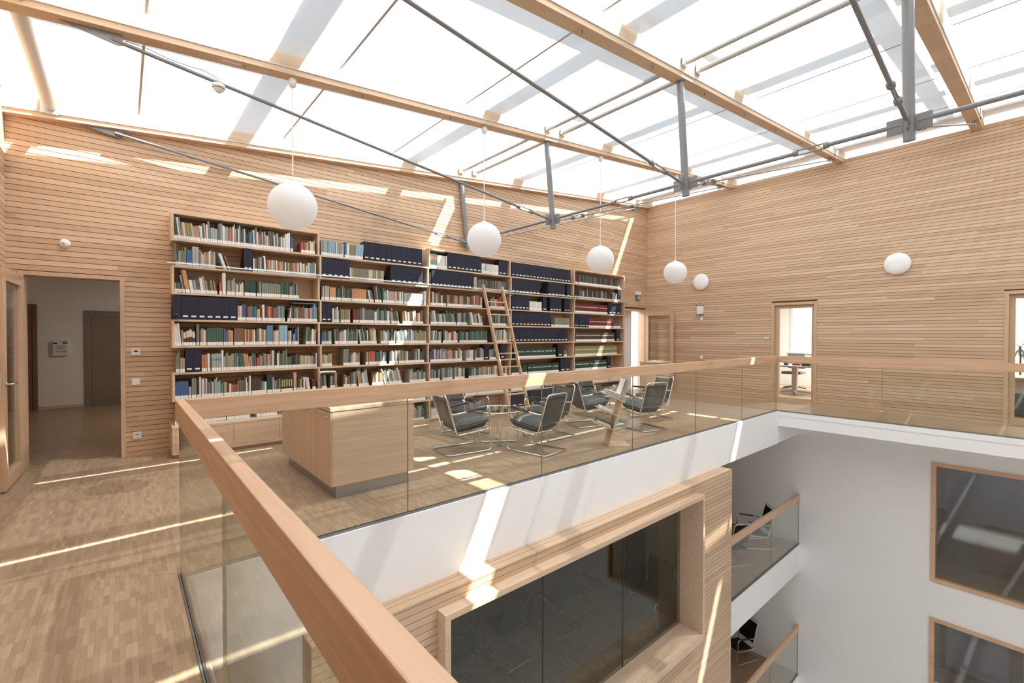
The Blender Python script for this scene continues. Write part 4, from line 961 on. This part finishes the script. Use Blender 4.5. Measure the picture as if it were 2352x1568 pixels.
# ---------------------------------------------------------------- books and box files
# bay row x0 x1 colours count hmin hmax lean(deg); F = navy box files
ROWS = """
1 1 0.496 0.517 r 1 .5 .5 -8
1 1 0.517 0.544 g 2 .9 .92 -6
1 1 0.544 0.579 wl 2 .9 .9 -6
1 1 0.579 0.700 tci 6 .7 .72 -5
1 1 0.700 0.764 wot 4 .6 .7 -4
1 1 0.768 0.833 wwgp 4 .65 .85 -4
1 1 0.833 0.875 wl 2 .7 .95 -2
1 1 0.875 0.952 vee 3 .6 .65 0
1 1 0.956 1.009 ale 3 .85 .95 0
1 1 1.009 1.123 wevro 6 .7 .8 0
1 1 1.123 1.213 wewd 6 .7 .95 0
1 1 1.213 1.326 dagwan 8 .6 .8 0
1 1 1.326 1.368 su 3 .6 .7 0
1 1 1.368 1.458 waewr 6 .6 .9 -2
1 1 1.458 1.523 aea 4 .7 .85 -2
1 1 1.523 1.677 wcabkl 9 .6 .85 -2
1 1 1.677 1.761 qbwt 5 .6 .7 0
1 1 1.767 1.830 w 3 .8 .9 0
1 1 1.836 1.871 u 2 .65 .68 0
1 1 1.977 2.097 ruryk 5 .5 .52 0
1 1 2.097 2.170 cwt 3 .55 .65 0
1 2 0.511 0.537 lg 2 .9 .95 -3
1 2 0.537 0.617 elal 5 .6 .8 0
1 2 0.621 0.675 u 2 .68 .7 0
1 2 0.679 0.748 e 2 .85 .85 0
1 2 0.752 0.855 leco 6 .5 .8 0
1 2 0.855 0.926 wel 4 .65 .8 0
1 2 1.022 1.056 w 1 .68 .68 -18
1 2 1.071 1.096 b 1 .6 .6 -18
1 2 1.252 1.345 F 2
1 2 1.361 1.408 wb 2 .6 .65 0
1 2 1.414 1.494 aek 3 .68 .7 0
1 2 1.499 1.526 w 1 .6 .9 -4
1 2 1.532 1.675 royetw 11 .58 .62 -1
1 2 1.675 1.963 rtyeogwb 20 .55 .6 -1
1 2 1.963 2.101 wecb 7 .5 .7 -1
1 2 2.101 2.187 sslc 4 .6 .7 0
1 3 0.496 0.574 eadl 8 .4 .42 0
1 3 0.579 0.605 ea 2 .7 .9 -8
1 3 0.610 0.655 o 1 .95 .95 -9
1 3 0.659 0.695 w 1 .55 .6 -8
1 3 0.695 0.769 sveab 5 .5 .6 -8
1 3 0.769 0.824 we 2 .65 .8 -6
1 3 0.829 0.948 tbkbt 8 .5 .6 -7
1 3 0.967 0.996 r 1 .5 .52 0
1 3 1.001 1.040 w 1 .95 .95 0
1 3 1.050 1.144 ltae 5 .5 .8 0
1 3 1.149 1.245 wcbwc 5 .5 .6 0
1 3 1.255 1.391 D 2 .68 .7 0
1 3 1.401 1.460 dl 2 .6 .7 0
1 3 1.465 1.702 l 9 .62 .64 0
1 3 1.707 1.804 gdg 3 .7 .75 0
1 3 1.810 1.944 aelan 7 .5 .8 0
1 4 0.476 1.167 F 8
1 4 1.172 1.223 pc 2 .65 .7 0
1 4 1.223 1.269 uu 2 .7 .75 0
1 4 1.274 1.316 mr 2 .6 .7 0
1 4 1.316 1.399 sqgu 5 .6 .7 0
1 4 1.405 1.463 yym 3 .5 .6 0
1 4 1.469 1.496 w 1 .75 .75 0
1 4 1.496 1.655 mkrobm 9 .6 .7 0
1 4 1.655 1.717 sv 3 .7 .75 0
1 4 1.723 1.757 yg 2 .7 .75 0
1 4 1.785 1.825 kw 2 .5 .9 8
1 4 1.837 2.020 bkaleb 9 .65 .75 0
1 4 2.020 2.123 peb 4 .65 .7 0
1 4 2.123 2.198 sqvl 4 .7 .9 0
1 5 0.495 0.561 w 3 .9 .95 -5
1 5 0.566 0.588 tt 2 .6 .65 -3
1 5 0.588 0.709 K 4 .6 .75 -3
1 5 0.714 0.746 al 2 .9 .9 0
1 5 0.751 0.825 btew 5 .55 .75 0
1 5 0.830 1.006 g 7 .75 .76 0
1 5 1.011 1.036 u 1 .7 .7 0
1 5 1.036 1.120 bret 4 .65 .7 0
1 5 1.130 1.246 b 1 .75 .75 0
1 5 1.252 1.361 obo 5 .7 .72 0
1 5 1.361 1.451 wkal 5 .6 .9 0
1 5 1.451 1.521 tic 4 .65 .75 0
1 5 1.527 1.598 s 3 .9 .92 0
1 5 1.603 1.676 tc 3 .65 .7 0
1 5 1.681 1.789 v 2 .92 .92 0
1 5 1.795 1.841 tc 2 .65 .68 0
1 5 1.847 1.941 neune 5 .5 .85 0
1 5 2.036 2.091 lg 3 .8 .85 3
1 5 2.097 2.177 lwc 4 .6 .8 3
1 6 0.502 0.541 ll 3 .7 .95 0
1 6 0.546 0.594 tt 2 .6 .75 0
1 6 0.599 0.767 F 2
1 6 0.771 0.827 or 3 .7 .85 0
1 6 0.832 0.865 we 2 .75 .8 0
1 6 0.875 0.980 E 4 .75 .78 0
1 6 0.985 1.009 w 1 .9 .9 0
1 6 1.009 1.128 elit 7 .6 .85 1
1 6 1.128 1.173 qlw 2 .6 .8 3
1 6 1.173 1.260 adqga 5 .7 .8 -6
1 6 1.260 1.312 oo 2 .7 .75 -6
1 6 1.312 1.396 eta 4 .6 .75 -4
1 6 1.396 1.433 r 1 .55 .55 0
1 6 1.433 1.585 itaeb 8 .6 .8 0
1 6 1.585 1.618 c 2 .85 .85 0
1 6 1.618 1.674 nw 2 .7 .75 0
1 6 1.674 1.782 lgal 6 .65 .9 0
1 6 1.782 1.957 aagkn 9 .5 .7 0
1 6 1.957 2.096 tct 7 .55 .6 0
1 6 2.096 2.194 wetab 6 .5 .7 0
1 7 0.491 0.628 u 5 .72 .75 0
1 7 0.632 0.660 e 1 .5 .5 0
1 7 0.664 0.714 ll 2 .85 .85 0
1 7 0.719 0.760 nw 2 .85 .9 0
1 7 0.765 0.797 cw 2 .8 .85 0
1 7 0.797 0.882 awal 5 .65 .9 0
1 7 0.882 0.939 wae 4 .6 .85 0
1 7 0.939 1.007 evql 4 .5 .7 0
1 7 1.012 1.071 tk 2 .5 .65 0
1 7 1.071 1.116 wr 2 .5 .55 0
1 7 1.116 1.171 rb 2 .45 .5 0
1 7 1.171 1.248 iba 4 .6 .7 0
1 7 1.248 1.326 awea 5 .5 .85 0
1 7 1.331 1.447 k 4 .68 .72 0
1 7 1.447 1.518 qew 3 .5 .55 0
1 7 1.523 1.583 d 1 .85 .85 0
1 7 1.589 1.695 elak 5 .5 .75 0
1 7 1.701 1.855 Y 5 .68 .7 0
1 7 1.867 1.908 p 1 .9 .9 0
1 7 1.914 2.027 kbwk 5 .5 .7 0
1 7 2.052 2.100 w 1 .6 .65 -8
1 7 2.125 2.174 m 1 .5 .5 0
1 8 0.489 1.035 elktawbd 28 .4 .8 0
1 8 1.045 1.313 elwtca 14 .4 .8 0
1 8 1.392 1.648 wekcl 11 .5 .8 0
2 1 2.263 2.449 elevvl 12 .75 .78 0
2 1 2.449 2.594 vqwle 9 .7 .74 0
2 1 2.608 2.641 u 1 .8 .8 0
2 1 2.641 2.682 w 2 .7 .72 0
2 1 2.682 2.771 i 6 .68 .7 0
2 1 2.771 2.897 v 3 .72 .8 5
2 1 2.911 3.950 F 11
2 2 2.263 2.681 F 5
2 2 2.688 3.246 ctilli 24 .6 .62 0
2 2 3.368 3.966 F 6
2 3 2.263 2.299 btc 3 .5 .9 0
2 3 2.305 2.375 ee 2 .7 .72 0
2 3 2.382 2.473 o 1 .65 .66 0
2 3 2.479 2.558 dg 3 .4 .7 0
2 3 2.565 2.714 lada 5 .6 .8 0
2 3 2.720 2.951 o 6 .65 .68 0
2 3 2.951 2.995 dk 2 .7 .7 0
2 3 3.009 3.082 wea 4 .5 .7 -10
2 3 3.096 3.215 kaek 6 .7 .9 -8
2 3 3.230 3.328 qwl 4 .6 .8 0
2 3 3.328 3.444 ep 4 .65 .68 0
2 3 3.452 3.594 wbewl 6 .5 .7 0
2 3 3.610 3.966 e 6 .62 .66 0
2 3 3.983 4.026 w 1 .8 .8 3
2 4 2.263 2.406 F 2
2 4 2.419 2.524 wlew 5 .6 .8 0
2 4 2.544 2.692 lit 8 .65 .7 0
2 4 2.740 2.830 mb 4 .65 .72 0
2 4 2.837 2.922 gae 3 .7 .8 0
2 4 2.922 3.081 a 4 .7 .72 0
2 4 3.088 3.125 w 1 .6 .65 0
2 4 3.125 3.289 lqdl 8 .65 .8 0
2 4 3.289 3.358 qww 4 .65 .7 0
2 4 3.381 3.522 ptga 6 .6 .9 -8
2 4 3.586 3.781 bkcbt 8 .6 .8 -4
2 4 3.781 3.974 cwbo 7 .6 .8 -4
2 5 2.263 2.302 uu 3 .6 .62 0
2 5 2.302 2.405 lggw 5 .6 .7 0
2 5 2.457 2.523 lda 4 .7 .9 -3
2 5 2.523 2.630 pew 4 .6 .75 0
2 5 2.630 2.808 slgalg 9 .6 .9 3
2 5 2.850 2.971 lwadl 7 .6 .9 -8
2 5 2.971 3.124 wkbotc 8 .6 .85 -4
2 5 3.191 3.304 iaw 5 .6 .75 0
2 5 3.304 3.443 eanl 6 .6 .9 2
2 5 3.474 3.739 lewlse 12 .6 .85 -6
2 5 3.739 4.033 weliti 11 .6 .85 -2
2 6 2.263 2.410 tecti 6 .5 .65 0
2 6 2.581 2.656 ll 2 .85 .88 2
2 6 2.656 2.738 nagw 5 .5 .85 0
2 6 2.738 2.842 wpyae 5 .55 .7 0
2 6 2.934 2.984 be 2 .6 .7 0
2 6 2.991 3.093 r 4 .7 .72 0
2 6 3.093 3.288 dgade 8 .65 .75 0
2 6 3.341 3.497 kaewqa 8 .6 .75 0
2 6 3.513 3.616 oil 4 .65 .75 -4
2 6 3.616 3.738 lwk 4 .6 .7 0
2 6 3.738 3.990 kkaegc 9 .6 .8 0
2 7 2.263 2.338 akge 5 .6 .7 -4
2 7 2.383 2.487 aek 5 .6 .7 0
2 7 2.587 2.688 bpcb 6 .5 .65 0
2 7 2.695 2.792 agwl 5 .6 .85 2
2 7 2.827 2.990 oltqwev 8 .6 .9 -8
2 7 3.048 3.241 bokecbt 9 .6 .7 0
2 7 3.264 3.575 eclgwlei 14 .7 .9 -14
2 7 3.713 4.015 eeltegl 12 .5 .8 0
2 8 2.263 3.077 elktadi 30 .5 .8 0
2 8 3.077 4.014 lwaegc 28 .5 .8 0
2 9 2.263 3.003 elktadi 24 .5 .8 0
2 9 3.076 3.695 lwaegc 18 .5 .8 0
2 9 3.711 3.988 lgewl 9 .6 .9 2
3 1 4.113 4.245 G 6 .8 .82 0
3 1 4.254 4.462 w 8 .75 .78 0
3 1 4.472 5.225 F 8
3 1 5.235 5.652 w 11 .62 .64 0
3 1 5.663 5.843 F 2
3 2 4.110 4.130 k 2 .8 .82 0
3 2 4.139 5.000 F 11
3 2 5.061 5.122 e 1 .8 .8 0
3 2 5.132 5.877 Ralda 28 .65 .7 0
3 3 4.121 4.434 kcbtebk 11 .6 .8 0
3 3 4.462 5.041 tbkbt 16 .62 .7 0
3 3 5.051 5.246 cbtr 6 .6 .8 0
3 3 5.425 5.809 kelcrm 9 .6 .8 0
3 4 4.120 4.649 alewgae 17 .6 .85 -8
3 4 4.668 4.901 aeld 7 .7 .8 0
3 4 5.010 5.267 wlekwe 6 .6 .8 -10
3 4 5.479 5.855 adlgek 9 .6 .8 0
3 5 4.110 4.333 alwaed 8 .6 .75 3
3 5 4.370 4.687 dcoewrm 10 .6 .8 0
3 5 4.725 5.372 gqlkaed 18 .65 .75 0
3 5 5.533 5.878 aeltcaw 8 .6 .9 0
3 6 4.110 4.342 ukacbe 8 .6 .75 0
3 6 4.342 4.573 spebt 8 .6 .8 0
3 6 4.573 4.783 bbwbe 6 .6 .8 0
3 6 4.881 5.041 eecw 5 .6 .7 0
3 6 5.081 5.288 lkae 5 .6 .8 0
3 6 5.298 5.404 F 1
3 6 5.425 5.588 wlad 4 .6 .8 0
3 6 5.698 5.810 F 1
3 7 4.110 4.305 alked 7 .6 .7 0
3 7 4.360 4.573 elgqe 8 .6 .8 0
3 7 4.620 4.841 elacw 8 .6 .8 0
3 7 4.930 5.163 dgaedw 9 .5 .7 3
3 7 5.163 5.621 peltewac 15 .6 .75 0
3 7 5.698 5.879 tcba 6 .6 .7 0
3 8 4.110 4.822 eltawk 18 .5 .8 0
3 8 4.861 5.902 wdlke 24 .5 .8 0
3 9 4.127 4.314 w 3 .55 .6 0
3 9 4.386 4.763 lga 10 .4 .7 8
3 9 4.861 5.267 aele 10 .5 .8 8
4 1 5.990 7.750 F 18
4 2 5.992 6.775 F 8
4 2 7.038 7.563 F 5
4 2 7.635 7.737 F 1
4 3 5.990 6.472 F 5
4 3 6.485 6.841 w 8 .62 .64 0
4 3 6.867 6.999 F 1
4 3 7.092 7.451 F 4
4 3 7.550 7.723 F 2
4 4 5.990 7.107 F 11
4 4 7.134 7.229 k 2 .65 .7 0
4 4 7.243 7.710 I 10 .65 .66 0
4 5 5.993 7.653 F 16
4 6 6.111 7.273 X 30 .68 .7 0
4 6 7.342 7.497 F 1
4 6 7.539 7.640 a 2 .4 .42 0
4 7 5.990 6.425 kd 12 .65 .68 0
4 7 6.450 7.371 X 24 .66 .7 0
4 7 7.427 7.743 F 2
4 8 5.995 6.910 w 20 .5 .7 0
4 8 6.937 7.179 F 2
4 9 5.995 6.464 F 3
4 9 6.501 7.458 F 4
5 1 7.913 8.003 m 1 .68 .68 0
5 1 8.018 9.616 kanak 36 .65 .7 0
5 2 7.900 8.020 F 2
5 2 8.035 9.491 kbaenkl 32 .6 .75 0
5 2 9.527 9.636 F 1
5 3 7.916 9.105 M 34 .7 .72 0
5 3 9.139 9.638 F 3
5 4 7.900 8.038 F 2
5 4 8.053 8.379 F 3
5 4 8.395 9.299 M 22 .7 .74 0
5 4 9.334 9.641 a 2 .4 .45 0
5 5 7.933 9.389 N 42 .7 .74 0
5 5 9.461 9.606 F 1
5 6 7.905 9.499 W 42 .72 .76 0
5 7 7.921 9.078 X 28 .7 .72 0
5 7 9.113 9.252 F 1
5 8 7.923 9.184 w 20 .4 .6 0
5 8 9.219 9.686 w 4 .5 .6 0
5 9 7.924 9.186 al 20 .5 .7 0
5 9 9.221 9.689 w 5 .5 .8 0
"""
ORD = ['zeroth', 'first', 'second', 'third', 'fourth', 'fifth', 'sixth', 'seventh', 'eighth', 'ninth']
BAY = [None, 'leftmost', 'second', 'third', 'fourth', 'rightmost']
def nth(i):
    if i < 10: return ORD[i]
    return '%d%s' % (i, 'th' if 10 <= i % 100 <= 20 else {1: 'st', 2: 'nd', 3: 'rd'}.get(i % 10, 'th'))
SETS = {'K': ('k', 'c'), 'E': ('e', 's'), 'G': ('g', 'r'), 'D': ('d', None), 'Y': ('n', 'y'), 'M': ('m', 'w'), 'N': ('k', 'w'), 'W': ('i', 'w'), 'X': ('d', 'w'), 'R': ('k', None), 'I': ('l', None)}
items = []
for ln in ROWS.strip().split('\n'):
    q = ln.split(); b, r = int(q[0]), int(q[1]); x0, x1 = float(q[2]), float(q[3]); cs, n = q[4], int(q[5])
    if cs == 'F':
        for i in range(n): items.append(dict(k='F', b=b, r=r, x=x0+(x1-x0)*i/n, w=(x1-x0)/n-.0012, z=BZ[r], first=(i == 0)))
        continue
    h0, h1, lean = float(q[6]), float(q[7]), float(q[8])
    ws = [R.uniform(.7, 1.3) if len(set(cs)) > 1 else 1. for _ in range(n)]; S = sum(ws); x = x0
    for i in range(n):
        wdt = (x1-x0)*ws[i]/S; c = cs[i % len(cs)] if i < len(cs) or cs in SETS else R.choice(cs)
        items.append(dict(k='B', b=b, r=r, x=x, w=max(.004, wdt-.0012), c=c, h=.300*R.uniform(h0, h1) if len(set(cs)) > 1 or n < 3 else .300*(h0+(h1-h0)*((i*7) % 5)/5), lean=lean+(R.uniform(-.5, .5) if lean else 0), z=BZ[r], dp=R.uniform(.17, .22)))
        x += wdt
items.sort(key=lambda d: (d['b'], d['r'], d['x']))
cnt = {}
for d in items:
    k = (d['b'], d['r']); cnt[k] = cnt.get(k, 0)+1; d['i'] = cnt[k]
E_ = Vector((0, 0, 1.5))
books_ = [d for d in items if d['k'] == 'B']
for d in books_:
    p = Vector((d['x'], 7, d['z']+.1)); v = (p-E_); dep = v.dot(_f); d['size'] = d['w']*d['h']/dep**2 * (0 if (d['r'] >= 8 and d['b'] == 1) or (d['r'] >= 8) else 1)
books_.sort(key=lambda d: -d['size'])
solo = set(id(d) for d in books_[:298])
def book_geo(mb, d, mi):
    """spine faces us; pages show on top and at the fore edge"""
    c, (m0, m1) = d['c'], mi
    w_, h, dp = d['w'], d['h'], d['dp']; cv = min(.0025, w_*.18)
    y0 = 7.012+(.0 if d['w'] > .02 else .004); a = math.radians(d['lean']); x = d['x']
    sh = math.tan(a)
    def S(x_, z_): return (x+x_+sh*(z_), z_)
    def bx(xa, xb, ya, yb, za, zc, m_):
        P_ = []
        for z_ in (za, zc):
            for (xx, yy) in ((xa, ya), (xb, ya), (xb, yb), (xa, yb)):
                X_ = d['x']+xx+sh*z_; P_.append((X_, yy, d['z']+z_))
        mb.hexa(P_, m_)
    bx(0, cv, y0, y0+dp, .0005, h, m0); bx(w_-cv, w_, y0, y0+dp, .0005, h, m0); bx(cv, w_-cv, y0-.0015, y0+.003, .0005, h, m0)
    bx(cv, w_-cv, y0+.003, y0+dp-.004, .003, h-.004, m1)
    return bx, y0
def lbl(mb, d, z0, z1, y0, mi=0, ins=0):
    sh = math.tan(math.radians(d['lean'])); P_ = []
    for z_ in (z0, z1):
        q = .0006+ins*d['w']
        for xx, yy in ((q, y0-.0032), (d['w']-q, y0-.0032), (d['w']-q, y0-.0016), (q, y0-.0016)): P_.append((d['x']+xx+sh*z_, yy, d['z']+z_))
    mb.hexa(P_, mi)
rest = MB(); rest_m = []
def rmi(k):
    if k not in rest_m: rest_m.append(k)
    return rest_m.index(k)
fi = None
for d in items:
    if d['k'] == 'F':
        lab = 'navy box file, %s item from the left, %s shelf from top, %s bookcase bay' % (nth(d['i']), ORD[d['r']], BAY[d['b']])
        o = thing('box_file', lab, 'box file', (d['x'], 7.0, d['z']), 0, 'navy box files')
        w_ = d['w']
        MB().prism([(0, .005, .001), (0, .27, .001), (0, .27, .12), (0, .13, .292), (0, .005, .292)], (w_, 0, 0)).build('case', 'navy', o)
        MB().box(w_*.18, w_*.78, .0032, .0049, .032, .052).build('label_tag', 'paper', o)
        continue
    c = d['c']; base, band = SETS.get(c, (c, None))
    if c == 'R': base = R.choice('kbladm')
    if c == 'w' and R.random() < .3: base = R.choice('we')
    if id(d) in solo:
        hh = 'tall' if d['h'] > .255 else ('short' if d['h'] < .165 else 'medium-height'); th = 'thick' if d['w'] > .034 else ('thin' if d['w'] < .017 else '')
        lab = '%s %s%s book, %s item from left, %s shelf from top, %s bookcase bay' % (hh, th+' ' if th else '', BN[base], nth(d['i']), ORD[d['r']], BAY[d['b']])
        mb = MB(); dd = dict(d); ox, oz = d['x'], d['z']
        dd['x'] = 0; dd['z'] = 0
        _, y0 = book_geo(mb, dd, (0, 1)); 
        o = mb.build('book', ['bk_'+base, 'paper']); o.location = (ox, 0, oz); tag(o, lab, 'book', 'books in the wall bookcase')
        lb = MB(); lbl(lb, dd, .003, .046, y0); lb.build('spine_label', 'paper', o)
        if band:
            z0, z1 = {'K': (.52, .93), 'E': (.62, .72), 'G': (.55, .8), 'Y': (.35, .85)}.get(c, (.62, .72))
            t = MB(); lbl(t, dd, d['h']*z0, d['h']*z1, y0, 0, .2 if c in 'MNWXY' else 0); t.build('title_band', 'bk_'+band, o)
    else:
        book_geo(rest, d, (rmi('bk_'+base), rmi('paper')))
        y0 = 7.012+(.0 if d['w'] > .02 else .004); lbl(rest, d, .003, .046, y0, rmi('paper'))
        if band:
            z0, z1 = {'G': (.55, .8)}.get(c, (.60, .70)); 
            if R.random() < .92: lbl(rest, d, d['h']*z0, d['h']*z1, y0, rmi('bk_'+band), .2 if c != 'G' else 0)
o = rest.build('books', rest_m); o['kind'] = 'stuff'; tag(o, 'hundreds of smaller books with white spine labels filling the farther bookcase bays', 'books', None)
